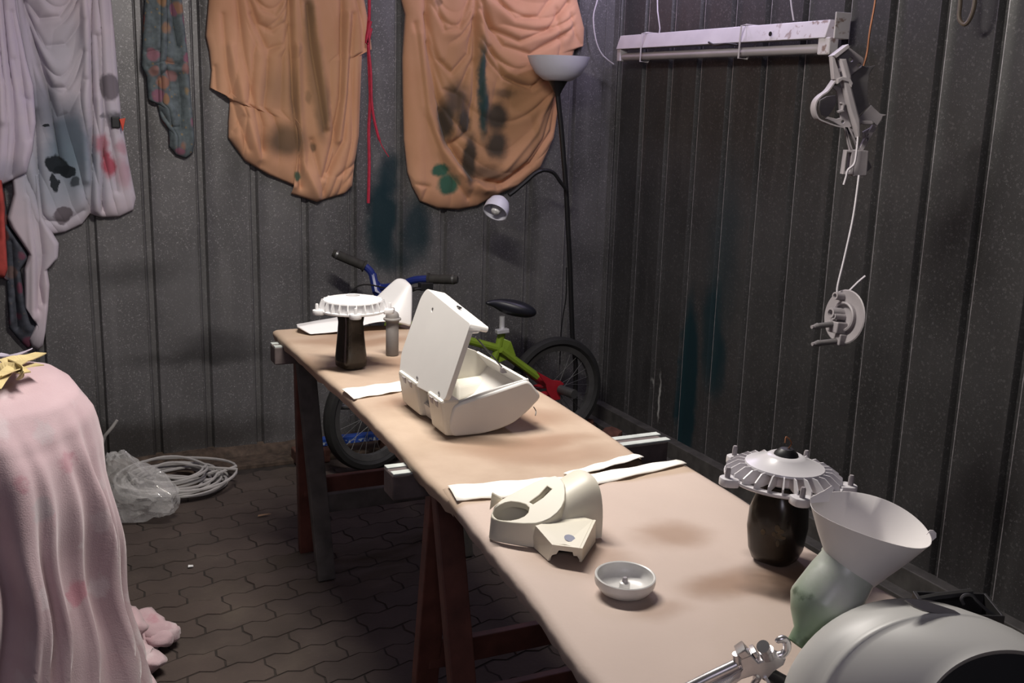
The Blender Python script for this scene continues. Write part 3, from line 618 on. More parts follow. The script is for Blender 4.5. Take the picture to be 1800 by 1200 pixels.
lav = cloth('folded_sheet', [(-0.1596, 1.8219), (-0.1823, 1.5364), (-0.2031, 1.2751), (-0.211, 1.1013)], [(0.0308, 1.8363), (0.0337, 1.702), (0.0539, 1.5464), (0.07, 1.4608), (0.0698, 1.3329), (0.0521, 1.2372), (0.0281, 1.1616)],
    [(-0.1596, 1.8219), (0.0308, 1.8363)], [(-0.211, 1.1013), (-0.1198, 1.1005), (-0.0501, 1.122), (0.0281, 1.1616)], [([(-0.001, 1.7704), (-0.0033, 1.6093), (0.0037, 1.4453), (0.0014, 1.2776), (-0.0165, 1.1548)], w_, -0.018), ([(0.0214, 1.7013), (0.0353, 1.5457), (0.0441, 1.3997), (0.0485, 1.2782)], w_, -0.016), ([(-0.0305, 1.7365), (-0.0263, 1.543), (-0.0343, 1.3444)], 0.016, 0.014), ([(-0.0666, 1.7342), (-0.0628, 1.5415), (-0.0983, 1.1413)], w_, -0.016), ([(0.0167, 1.5449), (0.0334, 1.4262), (0.0512, 1.4134)], w_, -0.010)],
    M_lav, gap=0.07, nu=90, nv=120, ripple=0.004, pleats=(6, 0.018))
tag(lav, 'lavender folded sheet overlapping the stained sheet at the left edge', 'sheet')
def floral(name, base, spots, scale):
    m, nt, b = new_mat(name); v = coord(nt)
    vo = nt.nodes.new('ShaderNodeTexVoronoi'); vo.inputs['Scale'].default_value = scale; nt.links.new(v, vo.inputs['Vector'])
    vo2 = nt.nodes.new('ShaderNodeTexVoronoi'); vo2.inputs['Scale'].default_value = scale * 2.3; nt.links.new(v, vo2.inputs['Vector'])
    nz = noisen(nt, v, 40, 3)
    c = rampn(nt, nz.outputs[0], [(0.3, tuple(x * 0.7 for x in base)), (0.7, tuple(x * 1.25 for x in base))])
    sep = nt.nodes.new('ShaderNodeSeparateColor'); nt.links.new(vo.outputs['Color'], sep.inputs[0])
    d = mathn(nt, 'ADD', vo.outputs['Distance'], mathn(nt, 'MULTIPLY', nz.outputs[0], 0.25))
    hue = rampn(nt, sep.outputs[0], [(0.0, spots[0]), (0.4, spots[1]), (0.7, spots[2])])
    c = mixn(nt, maprange(nt, d, 0.42, 0.58, 0.8, 0), c, hue)
    c = mixn(nt, maprange(nt, vo2.outputs['Distance'], 0.1, 0.22, 0.5, 0), c, spots[1])
    nt.links.new(c, b.inputs['Base Color']); b.inputs['Roughness'].default_value = 0.9; b.inputs['Specular IOR Level'].default_value = 0.15
    return m
M_floral = floral('floral_teal_cotton', (0.125, 0.150, 0.160), [(0.34, 0.10, 0.10), (0.34, 0.23, 0.09), (0.28, 0.11, 0.16)], 16)
M_floral_dark = floral('floral_dark_cotton', (0.075, 0.080, 0.10), [(0.26, 0.06, 0.055), (0.14, 0.12, 0.11), (0.20, 0.06, 0.10)], 16)
fl = cloth('floral_cloth', [(0.4669, 1.8739), (0.4622, 1.7719), (0.4413, 1.5432), (0.4569, 1.5087), (0.46, 1.4241), (0.4907, 1.4107), (0.5022, 1.3537), (0.5275, 1.3181), (0.5276, 1.2528)], [(0.5903, 1.8832), (0.5898, 1.7802), (0.5962, 1.6762), (0.6042, 1.571), (0.6087, 1.4282), (0.6148, 1.2829), (0.6078, 1.2314)],
    [(0.4669, 1.8739), (0.5903, 1.8832)], [(0.5276, 1.2528), (0.55, 1.2237), (0.5818, 1.2121), (0.6078, 1.2314)], [([(0.552, 1.7915), (0.5585, 1.6951), (0.5694, 1.6188)], w_, -0.018), ([(0.4618, 1.5405), (0.5181, 1.5603), (0.5702, 1.5519)], 0.010, -0.016), ([(0.499, 1.6015), (0.4573, 1.5912)], 0.008, -0.012), ([(0.4942, 1.4108), (0.4944, 1.496), (0.5238, 1.5324)], 0.010, -0.016),
     ([(0.5035, 1.3824), (0.5363, 1.3255), (0.5612, 1.3259)], 0.010, -0.016), ([(0.4824, 1.5378), (0.5311, 1.5397), (0.5873, 1.5384)], 0.014, 0.014), ([(0.5651, 1.5127), (0.5723, 1.4272), (0.5719, 1.3261)], w_, -0.012)], M_floral, bulge=0.022, nu=70, nv=150, ripple=0.004, seed=2, pleats=(3, 0.012))
tag(fl, 'narrow teal cloth with red and yellow flowers hung on the back wall', 'cloth')
fd = cloth('floral_cloth', [(-0.1306, 1.1375), (-0.14, 0.929), (-0.1169, 0.8146), (-0.0583, 0.7834), (-0.0602, 0.7109), (-0.0619, 0.5937)], [(-0.0493, 1.1372), (-0.0421, 0.9689), (0.0215, 0.8598), (-0.0144, 0.8105), (-0.005, 0.6787), (0.0315, 0.61), (0.006, 0.5258)],
    [(-0.1306, 1.1375), (-0.0493, 1.1372)], [(-0.0619, 0.5937), (-0.0293, 0.5432), (-0.008, 0.5155), (0.006, 0.5258)], [([(-0.0333, 0.9118), (-0.0358, 0.7824), (-0.0353, 0.5993)], w_, -0.02), ([(-0.0549, 0.9692), (-0.0531, 0.8121), (-0.057, 0.7108)], w_, -0.02), ([(-0.0089, 0.7958), (-0.0213, 0.7089), (-0.0025, 0.5972)], 0.014, 0.014)], M_floral_dark, gap=0.012, nu=50, nv=100, ripple=0.004)
tag(fd, 'dark flowered cloth hanging low behind the pink sheet', 'cloth')
M_redcloth = mat('red_cotton', (0.42, 0.06, 0.05), 0.9, 0, 0.3, 20)
rc = cloth('red_cloth', [(-0.1254, 1.1832), (-0.1274, 1.0749), (-0.1171, 0.8815), (-0.0962, 0.8246)], [(-0.0521, 1.1356), (-0.0483, 1.0395), (-0.052, 1.005), (-0.0554, 0.8229)], [(-0.1254, 1.1832), (-0.0521, 1.1356)], [(-0.0962, 0.8246), (-0.0857, 0.7959), (-0.0668, 0.795), (-0.0554, 0.8229)],
    [([(-0.0695, 1.1084), (-0.0757, 0.936)], w_, -0.014)], M_redcloth, gap=0.085, nu=24, nv=50, ripple=0.004)
tag(rc, 'scrap of red cloth at the far left edge below the lavender sheet', 'cloth')

# red cord, and the little red flag on the pale sheet
M_redcord = mat('red_cord', (0.42, 0.02, 0.05), 0.7, 0, 0.2, 60)
t = thing('red_ribbon', 'red ribbon hanging between the two orange sheets', 'ribbon', (1.2952, 4.12, 1.7612))
o0 = Vector((1.2952, 4.12, 1.7612))
def rel(pts, o=o0): return [Vector(p) - o for p in pts]
obj('main_strand', tube(smooth_path(rel([(1.2857, 4.11, 1.8755), (1.2856, 4.11, 1.7714), (1.2816, 4.11, 1.6747), (1.2852, 4.11, 1.5596), (1.2888, 4.11, 1.452), (1.2828, 4.11, 1.3246), (1.2845, 4.11, 1.1957), (1.2803, 4.11, 1.0387)])), 0.0065, 6), M_redcord, t, smooth=True)
obj('loose_strand', tube(smooth_path(rel([(1.2824, 4.1, 1.7706), (1.2756, 4.1, 1.6828), (1.2878, 4.1, 1.5595), (1.2914, 4.1, 1.4431), (1.3039, 4.1, 1.3618), (1.3282, 4.1, 1.2797), (1.3627, 4.1, 1.2244)])), [0.0055] * 30 + [0.002] * 7, 6), M_redcord, t, smooth=True)
obj('knot', tube(smooth_path(rel([(1.2846, 4.095, 1.7443), (1.2732, 4.095, 1.6912), (1.2712, 4.095, 1.6604), (1.2807, 4.095, 1.6916), (1.2864, 4.095, 1.7182)])), 0.008, 6), M_redcord, t, smooth=True)
fg = [(0.3492, 4.135, 1.352), (0.3712, 4.135, 1.3567), (0.3592, 4.135, 1.3082)]
t = thing('clothes_clip', 'small orange-red clip with black jaw pinned on the stained sheet', 'clip', fg[0])
M_clip = mat('orange_red_plastic', (0.62, 0.07, 0.035), 0.4)
M_black = mat('black_plastic', (0.012, 0.012, 0.013), 0.45)
fr = [Vector(p) - Vector(fg[0]) for p in fg]
obj('grip', loft([[(p.x, p.y - 0.007, p.z) for p in fr], [(p.x, p.y + 0.007, p.z) for p in fr]]), M_clip, t, bevel=0.002)
obj('jaw', box((-0.012, 0.01, -0.012), (0.03, 0.024, 0.04)), M_black, t, bevel=0.004)

# ------------------------------------------------------------------ floor lamp in the corner
M_dark = mat('black_lacquer', (0.010, 0.010, 0.011), 0.4, 0.0, 0.2, 20)
M_frost = mat('frosted_shade', (0.66, 0.66, 0.74), 0.45, 0, 0.04, 5)
M_bulb = mat('white_bulb', (0.80, 0.80, 0.80), 0.25, 0, 0.03, 5)
lampb = Vector((2.206, 3.98, 0.1669)); lampb.z = 0.0
lamp = thing('floor_lamp', 'black floor lamp with white bowl shade and a drooping reading arm', 'lamp', lampb)
def rl(pts): return [Vector(p) - lampb for p in pts]
pole = rl([(2.1956, 3.98, 0.3255), (2.1723, 3.98, 0.4567), (2.147, 3.98, 0.7617), (2.1122, 3.98, 1.1049), (2.0764, 3.98, 1.3651), (2.0549, 3.98, 1.4919)])
obj('base', solid([(0.12, 0.0), (0.12, 0.015), (0.05, 0.03), (0.014, 0.035)], 32), M_dark, lamp, smooth=True)
obj('pole', tube([Vector((0, 0, 0.03))] + pole, 0.0105, 10), M_dark, lamp, smooth=True)
topc = pole[-1]
obj('cup', lathe([(0.010, -0.01), (0.012, 0.0), (0.022, 0.02), (0.042, 0.055), (0.050, 0.062), (0.0, 0.062)], 24), M_dark, lamp, smooth=True, M=T(*topc))
obj('lamp_shade', lathe([(0.048, 0.052), (0.062, 0.056), (0.094, 0.080), (0.118, 0.118), (0.130, 0.150), (0.126, 0.150), (0.113, 0.118), (0.088, 0.083), (0.05, 0.062), (0.0, 0.060)], 40), M_frost, lamp, smooth=True, M=T(*topc))
arm = rl([(2.0887, 3.93, 1.1013), (2.0586, 3.93, 1.133), (2.025, 3.93, 1.1707), (1.9821, 3.93, 1.182), (1.9405, 3.93, 1.1708), (1.8932, 3.93, 1.1338), (1.8494, 3.93, 1.1), (1.8225, 3.93, 1.0817)])
obj('reading_arm', tube(smooth_path(arm), [0.008] * 20 + [0.010] * 23, 8), M_dark, lamp, smooth=True)
pd = Vector((1.7623, 3.9, 1.0451)) - lampb
sd = (Vector((-0.55, -0.45, -0.70))).normalized()
Msh = axis_frame(pd - sd * 0.035, sd)
s_ = obj('reading_shade', lathe([(0.0, 0.0), (0.022, 0.002), (0.040, 0.018), (0.050, 0.045), (0.052, 0.075), (0.049, 0.075), (0.046, 0.045), (0.037, 0.021), (0.0, 0.006)], 28), M_frost, lamp, smooth=True, M=Msh)
obj('bulb', solid([(0.001, 0.082), (0.016, 0.076), (0.023, 0.060), (0.018, 0.036), (0.012, 0.008)], 16), M_bulb, s_, smooth=True)
cord = rl([(2.1196, 3.96, 0.7658), (2.1224, 3.96, 0.6412), (2.11, 3.96, 0.5412), (2.105, 3.96, 0.4654), (2.1049, 3.96, 0.3374)])
obj('power_cord', tube(smooth_path(cord), 0.003, 6), M_dark, lamp, smooth=True)

# ------------------------------------------------------------------ dead fluorescent fitting on the right wall
def fitting():
    m, nt, b = new_mat('chipped_white_enamel'); v = coord(nt)
    n = noisen(nt, v, 8, 4)
    c = rampn(nt, n.outputs[0], [(0.3, (0.50, 0.47, 0.49)), (0.7, (0.60, 0.57, 0.58))])
    n2 = noisen(nt, v, 35, 5)
    sx = nt.nodes.new('ShaderNodeSeparateXYZ'); nt.links.new(v, sx.inputs[0])
    near = maprange(nt, sx.outputs[1], -0.15, -0.6, 0, 1)
    c = mixn(nt, mathn(nt, 'MULTIPLY', maprange(nt, n2.outputs[0], 0.56, 0.66, 0, 0.85), near), c, (0.20, 0.12, 0.09))
    nt.links.new(c, b.inputs['Base Color']); b.inputs['Roughness'].default_value = 0.45; return m
M_fit = fitting()
M_tube = mat('dull_glass_tube', (0.40, 0.37, 0.38), 0.3, 0, 0.1, 6)
M_tie = mat('clear_nylon_tie', (0.5, 0.47, 0.47), 0.5)
M_cord = mat('white_cord', (0.55, 0.52, 0.55), 0.7)
A = Vector((2.37, 4.0074, 1.7106)); B = Vector((2.37, 2.7108, 1.7035))
t = thing('fluorescent_fitting', 'unlit white fluorescent strip light with rusty end hung on the right wall', 'light', (A + B) / 2)
dv = (B - A); Lf = dv.length; dv.normalize(); sv = Vector((-1, 0, 0)); uv = dv.cross(sv).normalized()
if uv.z < 0: uv = -uv
Mf = Matrix((sv, -dv, uv)).transposed().to_4x4()
if Mf.to_3x3().determinant() < 0: Mf = Matrix((sv, -dv, uv)).transposed().to_4x4()
loc = lambda s, o, h: sv * o + dv * s + uv * h
def fbox(s0, s1, o0, o1, h0, h1):
    return hexa([loc(s0, o0, h0), loc(s1, o0, h0), loc(s1, o1, h0), loc(s0, o1, h0), loc(s0, o0, h1), loc(s1, o0, h1), loc(s1, o1, h1), loc(s0, o1, h1)])
hl = Lf / 2
obj('channel', hexa([loc(-hl, -0.03, -0.026), loc(hl, -0.03, -0.026), loc(hl, 0.03, -0.026), loc(-hl, 0.03, -0.026), loc(-hl, -0.03, 0.03), loc(hl, -0.03, 0.03), loc(hl, 0.012, 0.03), loc(-hl, 0.012, 0.03)]), M_fit, t, bevel=0.002)
obj('glass_tube', tube([loc(-hl + 0.03, 0.008, -0.058), loc(-hl + 0.05, 0.008, -0.058), loc(hl - 0.06, 0.008, -0.058), loc(hl - 0.035, 0.008, -0.058)], [0.013, 0.016, 0.016, 0.013], 14), M_tube, t, smooth=True)
ec = fbox(hl, hl + 0.045, -0.03, 0.022, -0.028, 0.045)
e_ = obj('end_bracket', MB().merge(fbox(hl + 0.038, hl + 0.044, -0.03, 0.03, -0.03, 0.050)).merge(fbox(hl - 0.004, hl + 0.04, -0.03, -0.018, -0.03, 0.04)), M_fit, t, bevel=0.002)
obj('lamp_holder', fbox(hl - 0.035, hl + 0.02, -0.012, 0.026, -0.078, -0.024), M_fit, t, bevel=0.004)
obj('lamp_holder', fbox(-hl + 0.002, -hl + 0.03, -0.012, 0.026, -0.076, -0.024), M_fit, t, bevel=0.004)
for s in (-hl + 0.21, hl - 0.43):
    obj('cable_tie', tube([loc(s, 0.034, 0.030), loc(s, 0.036, -0.03), loc(s - 0.004, 0.034, -0.08), loc(s, -0.0, -0.082), loc(s, -0.034, -0.03), loc(s, -0.034, 0.034), loc(s, 0.012, 0.034)], 0.0035, 6, closed=True), M_tie, t)
obj('wire_hook', tube(smooth_path([loc(hl - 0.62, 0.034, -0.020), loc(hl - 0.57, 0.04, -0.032), loc(hl - 0.50, 0.044, -0.030), loc(hl - 0.44, 0.036, -0.036)]), 0.004, 6), M_dark, t, smooth=True)
obj('screw_hole', tube([loc(hl - 0.27, 0.0305, -0.004), loc(hl - 0.27, 0.0325, -0.004)], 0.008, 10), M_black, t)
for pts in ([(2.36, 3.7439, 1.9315), (2.36, 3.7279, 1.8221), (2.36, 3.704, 1.7555), (2.36, 3.7096, 1.7296)], [(2.36, 2.9315, 1.8621), (2.36, 2.9103, 1.7886), (2.36, 2.8925, 1.7406)]):
    obj('hanging_cord', tube(rel(pts, (A + B) / 2), 0.0028, 6), M_cord, t, smooth=True)
wc = tube(smooth_path([(2.3152, 4.12, 1.9604), (2.3022, 4.12, 1.8899), (2.2864, 4.12, 1.819), (2.3022, 4.12, 1.7305), (2.3305, 4.12, 1.6749), (2.3662, 4.12, 1.6454), (2.3987, 4.12, 1.6275)]), 0.0032, 6)
tag(obj('white_wire', wc, M_cord, smooth=True), 'thin white wire hanging in a curve in the corner above the lamp', 'wire')
M_brownwire = mat('brown_cable', (0.10, 0.075, 0.055), 0.6)
wl = tube(smooth_path([(2.36, 2.2175, 1.8158), (2.36, 2.2044, 1.7558), (2.36, 2.2014, 1.711), (2.36, 2.1849, 1.6923), (2.36, 2.1684, 1.6973), (2.36, 2.1552, 1.7347), (2.36, 2.1575, 1.8105)]), 0.006, 8)
tag(obj('cable_loop', wl, M_brownwire, smooth=True), 'brown cable loop hanging high on the right wall', 'cable')

# ------------------------------------------------------------------ grey parts hanging by wires before the right wall
M_greyp = mat('grey_primer', (0.30, 0.275, 0.285), 0.5, 0, 0.1, 20)
M_greypd = mat('dark_grey_primer', (0.17, 0.16, 0.16), 0.6, 0, 0.2, 20)  # darker grey for webs, pins, hole bottoms and inner floors
M_copper = mat('copper_wire', (0.30, 0.13, 0.07), 0.4, 0.6)
HD = 2.75
hc = Vector((1.9903, 2.1817, 1.4598))
br = thing('hanging_bracket', 'grey-primed openwork scooter bracket hanging by a copper wire on the right', 'bracket', facing(hc))
def HL(pts): return pts
def hplate(name, pts, holes, th, z, m=M_greyp, bev=0.0015):
    return obj(name, plate(pts, holes, th, bev), m, br, smooth=True, angle=40, M=T(0, 0, z))
def hole(p, r): return circle(p[0], p[1], r, n=10)
hp = [(-0.0125, 0.1222), (0.011, 0.1088)]
hplate('upper_ear', [(-0.0661, 0.1306), (-0.0343, 0.1574), (-0.0142, 0.149), (0.0193, 0.1272), (0.0227, 0.1155), (0.016, 0.1054), (-0.0142, 0.0753), (-0.0259, 0.0903), (-0.041, 0.1222)], [hole(hp[0], 0.006), hole(hp[1], 0.006)], 0.012, 0.0)
hplate('left_rail', [(-0.0685, 0.1289), (-0.0611, 0.1255), (-0.041, 0.0786), (-0.0494, 0.0686), (-0.0577, 0.0719)], [], 0.03, 0.012)
hplate('top_flange', [(-0.0685, 0.1295), (-0.0336, 0.1584), (-0.0276, 0.1507), (-0.0594, 0.1239)], [], 0.05, 0.014)
hplate('rib', [(-0.0561, 0.0967), (-0.041, 0.0994), (-0.0376, 0.0954), (-0.041, 0.0903), (-0.041, 0.082), (-0.046, 0.082), (-0.046, 0.0913), (-0.0554, 0.0913)], [], 0.02, 0.012, bev=0.001)
db = [(-0.051, 0.1222), (-0.0343, 0.1222), (-0.0175, 0.0803), (-0.0148, 0.0551), (0.016, -0.0286), (0.022, -0.0689), (0.016, -0.0749), (0.0059, -0.0454), (-0.0125, -0.0052), (-0.0309, 0.0484), (-0.0376, 0.0686), (-0.0343, 0.0786)]
hplate('diagonal_beam', db, [], 0.036, 0.022, bev=0.004)
hplate('strap_collar', [(-0.0527, 0.0719), (-0.041, 0.0779), (-0.0209, 0.0736), (-0.0125, 0.0619), (-0.0158, 0.0518), (-0.0242, 0.0652), (-0.041, 0.0686), (-0.051, 0.0602)], [], 0.04, 0.024)
lp = [(-0.0494, 0.0686), (-0.0661, 0.0417), (-0.0845, 0.0267), (-0.0946, 0.0116), (-0.0953, -0.0085), (-0.0862, -0.027), (-0.0678, -0.0353), (-0.041, -0.0437), (-0.0209, -0.0471)]
P3 = smooth_path([(a, b, 0) for a, b in lp], 5)
obj('loop_band', strip([(p.x, p.y, -0.02) for p in P3], (0, 0, 0.045), 0.0035), M_greyp, br, smooth=True)
hb = [(-0.046, 0.0592), (-0.0182, -0.0353), (-0.0115, -0.0414)]
hplate('lower_web', [(-0.0527, 0.0652), (-0.0276, 0.0484), (-0.0125, -0.0018), (0.0059, -0.0471), (-0.0024, -0.0521), (-0.0209, -0.0471), (-0.0443, -0.0353), (-0.0628, -0.0286), (-0.0577, -0.0236), (-0.0343, -0.0286), (-0.0242, -0.0253), (-0.0309, -0.0018), (-0.041, 0.0417), (-0.0537, 0.0518)], [hole(hb[0], 0.005), hole(hb[1], 0.004)], 0.012, 0.0)
hplate('inner_rib', [(-0.0326, 0.0149), (-0.0225, 0.0122), (-0.0242, -0.0045), (-0.0209, -0.0085), (-0.0349, -0.0126), (-0.037, -0.0079), (-0.0276, -0.0045), (-0.0276, 0.0089), (-0.0326, 0.0109)], [], 0.02, 0.012, bev=0.001)
hplate('inner_bowl', [(-0.0745, 0.0183), (-0.0577, 0.0283), (-0.0343, 0.0317), (-0.0292, 0.0149), (-0.041, -0.0119), (-0.051, -0.0253), (-0.0678, -0.0186), (-0.0745, -0.0052)], [], 0.006, -0.03, m=M_greypd)
hplate('dark_web', [(-0.0158, 0.0786), (0.0193, 0.1088), (0.0328, 0.1054), (0.0562, 0.1104), (0.0445, 0.0903), (0.0421, 0.0652), (0.0445, 0.0283), (0.0512, 0.0082), (0.026, -0.0186), (0.0143, -0.0186), (-0.0125, 0.0551)], [], 0.008, -0.012, m=M_greypd)
hplate('flare', [(0.0512, 0.0089), (0.0596, 0.0015), (0.0763, -0.0119), (0.0931, -0.0146), (0.0837, -0.0193), (0.0813, -0.0286), (0.0713, -0.0437), (0.0596, -0.0337), (0.0562, -0.0404), (0.0177, -0.0404), (0.016, -0.0303), (0.026, -0.0186)], [], 0.012, 0.004)
hplate('cross_bar', [(0.016, -0.0303), (0.0512, -0.0303), (0.0579, -0.0353), (0.0529, -0.0414), (0.0177, -0.0394)], [], 0.026, 0.012, bev=0.003)
ha = [(0.0059, -0.0588), (0.0478, -0.0655), (0.0488, -0.0782)]
hplate('left_arm', [(-0.0158, -0.0471), (-0.0008, -0.0471), (0.0328, -0.1057), (0.0059, -0.1074)], [[(-0.0058, -0.0622), (0.011, -0.1024), (0.0009, -0.089)]], 0.012, 0.004, bev=0.001)
hplate('upper_arm_web', [(-0.0008, -0.0471), (0.021, -0.0689), (0.0328, -0.1024), (0.026, -0.1024), (0.0059, -0.0689)], [hole(ha[0], 0.006)], 0.012, 0.0, bev=0.001)
hplate('right_arm', [(0.0612, -0.0404), (0.0713, -0.0447), (0.0411, -0.1091), (0.0294, -0.1074), (0.0445, -0.0722)], [hole(ha[1], 0.004), hole(ha[2], 0.004)], 0.014, 0.002, bev=0.001)
hplate('right_gusset', [(0.0378, -0.0605), (0.0596, -0.0471), (0.0512, -0.0722), (0.0445, -0.089)], [], 0.008, -0.004, bev=0.001)
bx = [(-0.0074, -0.1073), (0.0164, -0.1073), (0.0164, -0.1698), (-0.0104, -0.1698)]
hplate('socket_frame', bx, [[(-0.0045, -0.1132), (0.0074, -0.1132), (0.006, -0.1624), (-0.006, -0.1624)]], 0.03, 0.01)
obj('socket_box', loft([[(p[0], p[1], z) for p in [(0.0134, -0.1058), (0.0521, -0.1073), (0.0536, -0.1728), (0.0164, -0.1758)]] for z in (-0.015, 0.024)]), M_greyp, br, bevel=0.003)
hplate('socket_fin', [(0.0492, -0.1087), (0.0745, -0.152), (0.0521, -0.1728)], [], 0.006, -0.01, m=M_greypd)
wt = [(0.0194, 0.3724), (0.0179, 0.283), (0.0268, 0.1937), (0.0253, 0.1415), (0.0194, 0.1073)]
wt = [(0.0343, 0.3724), (0.0328, 0.2681), (0.0268, 0.1937), (0.0253, 0.1415), (0.0194, 0.1073)]
obj('copper_wire', tube(smooth_path([(a, b, 0.012) for a, b in wt]), 0.0028, 6), M_copper, br, smooth=True)
wh = [(0.0164, -0.0715), (0.0164, -0.1073), (0.0134, -0.1415), (-0.0015, -0.1579), (-0.0045, -0.1758), (-0.0089, -0.1966)]
obj('white_hook', tube(smooth_path([(a, b, 0.034) for a, b in wh]), 0.003, 6), M_cord, br, smooth=True)

ds = Vector((1.9424, 2.0711, 0.9264))
dz = (RIGHT * 0.80 + BACK * -0.42 + UP * -0.05).normalized()
cap = thing('hanging_cover', 'round grey cover plate with two pins dangling on a long white wire', 'cover', axis_frame(ds, dz))
obj('disc', lathe([(0.0, 0.006), (0.055, 0.004), (0.069, -0.002), (0.072, -0.006), (0.069, -0.008), (0.05, -0.004), (0.0, -0.003)], 36), M_greyp, cap, smooth=True)
obj('raised_ring', lathe([(0.040, -0.003), (0.040, -0.014), (0.036, -0.016), (0.033, -0.014), (0.033, -0.003)], 28), M_greyp, cap, smooth=True)
ib = axis_frame(ds, dz).inverted()
def inb(p, out): 
    q = ib @ Vector(p); return Vector((q.x, q.y, -out))
for nm, px, r, l in (('boss', (1.9259, 2.0922, 0.9795), 0.010, 0.032), ('boss', (1.9147, 2.0865, 0.9357), 0.014, 0.042), ('boss', (1.9343, 2.0749, 0.9262), 0.008, 0.040)):
    q = inb(px, 0.0)
    obj(nm, solid([(r * 1.1, -0.002), (r, -l), (r * 0.6, -l), (r * 0.55, -l + 0.012)], 16), M_greyp, cap, smooth=True, M=T(q.x, q.y, 0))
q0 = inb((1.923, 2.0736, 0.8997), 0)
obj('bracket_block', box((q0.x, q0.y, -0.02), (0.035, 0.03, 0.035)), M_greyp, cap, bevel=0.003)
for a, b in (((1.921, 2.0771, 0.9098), (1.8447, 2.078, 0.9053)), ((1.9261, 2.0639, 0.8665), (1.843, 2.068, 0.8623))):
    A0, B0 = ib @ Vector(a), ib @ Vector(b)
    p_ = obj('pin', tube([A0, A0.lerp(B0, 0.8), A0.lerp(B0, 0.85), B0], [0.0075, 0.0075, 0.009, 0.006], 10), M_greypd, cap, smooth=True)
    obj('pin_tip', tube([B0, B0 + (B0 - A0).normalized() * 0.008], 0.005, 8), M_greyp, p_, smooth=True)
obj('lower_lug', box((inb((1.9316, 2.0617, 0.8681), 0).x, inb((1.9316, 2.0617, 0.8681), 0).y, -0.012), (0.022, 0.03, 0.026)), M_greyp, cap, bevel=0.003)
wv = [ib @ Vector(p) for p in [(1.9986, 2.1351, 1.2891), (1.9778, 2.1187, 1.1841), (1.9505, 2.1061, 1.0817), (1.9274, 2.0969, 1.0013), (1.9286, 2.0909, 0.9796)]]
obj('white_wire', tube(smooth_path(wv), 0.003, 6), M_cord, cap, smooth=True)
wv = [ib @ Vector(p) for p in [(1.9537, 2.0822, 0.992), (1.9769, 2.0772, 1.0159), (1.9956, 2.0725, 1.0324)]]
obj('wire_end', tube(wv, 0.003, 6), M_cord, cap, smooth=True)

# ------------------------------------------------------------------ bicycle behind the table
M_tyre = mat('tyre_rubber', (0.014, 0.014, 0.014), 0.75, 0, 0.2, 30, 0.2, 80)
M_rim = mat('worn_alloy_rim', (0.15, 0.15, 0.15), 0.4, 0.7, 0.2, 20)
M_spoke = mat('spoke_steel', (0.12, 0.12, 0.12), 0.5, 0.6)
M_green = mat('lime_green_paint', (0.20, 0.30, 0.03), 0.35, 0, 0.1, 10)
M_redp = mat('red_frame_paint', (0.33, 0.015, 0.025), 0.35, 0, 0.1, 10)
M_blue = mat('blue_bar_paint', (0.012, 0.025, 0.16), 0.35, 0, 0.1, 10)
M_saddle = mat('black_saddle_vinyl', (0.014, 0.015, 0.022), 0.38, 0, 0.15, 20)
M_grip = mat('rubber_grip', (0.026, 0.024, 0.021), 0.8, 0, 0.25, 60)
M_chrome = mat('bright_alloy', (0.66, 0.66, 0.68), 0.32, 0.35, 0.06, 30)
BK = Vector((1.22, 3.90, 0.0))
bike = thing('bicycle', 'small bicycle with lime-red frame and blue handlebar leaning by the back wall', 'bicycle', BK)
WR = 0.232
def wheel(c, yaw, name):
    M = T(*c) @ R(yaw, 'Z') @ R(math.pi / 2, 'X')
    w = obj(name, lathe([(WR - 0.040, -0.012), (WR - 0.026, -0.026), (WR - 0.008, -0.022), (WR, -0.008), (WR, 0.008), (WR - 0.008, 0.022), (WR - 0.026, 0.026), (WR - 0.040, 0.012), (WR - 0.040, -0.012)], 56), M_tyre, bike, smooth=True, M=M)
    obj('rim', lathe([(WR - 0.062, -0.010), (WR - 0.038, -0.016), (WR - 0.038, 0.016), (WR - 0.062, 0.010), (WR - 0.062, -0.010)], 56), M_rim, w, smooth=True)
    obj('hub', solid([(0.008, -0.055), (0.008, -0.035), (0.024, -0.034), (0.024, -0.028), (0.015, -0.026), (0.015, 0.026), (0.024, 0.028), (0.024, 0.034), (0.008, 0.035), (0.008, 0.055)], 16), M_spoke, w, smooth=True)
    for k in range(28):
        a = 2 * math.pi * k / 28; s = 1 if k % 2 else -1; b = a + 0.5 * (1 if k % 4 < 2 else -1)
        obj('spoke', tube([(0.022 * math.cos(b), 0.022 * math.sin(b), s * 0.03), ((WR - 0.06) * math.cos(a), (WR - 0.06) * math.sin(a), 0)], 0.0013, 3, False), M_spoke, w)
    return w
fc = Vector((0, -0.04, WR)); rcw = Vector((0.86, 0.05, WR))
wheel(fc, 0.35, 'front_wheel'); wheel(rcw, 0.05, 'rear_wheel')
def bk(p): return Vector(p) - BK
st_top = bk((1.802, 3.92, 0.5065)); bbr = Vector((0.47, 0.03, 0.20)); head_t = bk((1.3135, 3.9, 0.6353)); head_b = head_t.lerp(fc, 0.32)
seat_c = bk((1.7881, 3.92, 0.4412))
obj('fork', MB().merge(tube([head_b, fc + Vector((0.02, 0.055, 0.10)), fc + Vector((0.0, 0.055, 0))], 0.012, 8)).merge(tube([head_b, fc + Vector((0.02, -0.055, 0.10)), fc + Vector((0, -0.055, 0))], 0.012, 8)), M_blue, bike, smooth=True)
obj('head_tube', tube([head_b, head_t], 0.022, 12), M_green, bike, smooth=True)
obj('top_tube', tube([head_t.lerp(head_b, 0.3), seat_c], 0.017, 10), M_green, bike, smooth=True)
obj('down_tube', tube([head_b, bbr], 0.020, 10), M_green, bike, smooth=True)
obj('seat_tube', tube([st_top, seat_c, bbr], 0.017, 10), M_green, bike, smooth=True)
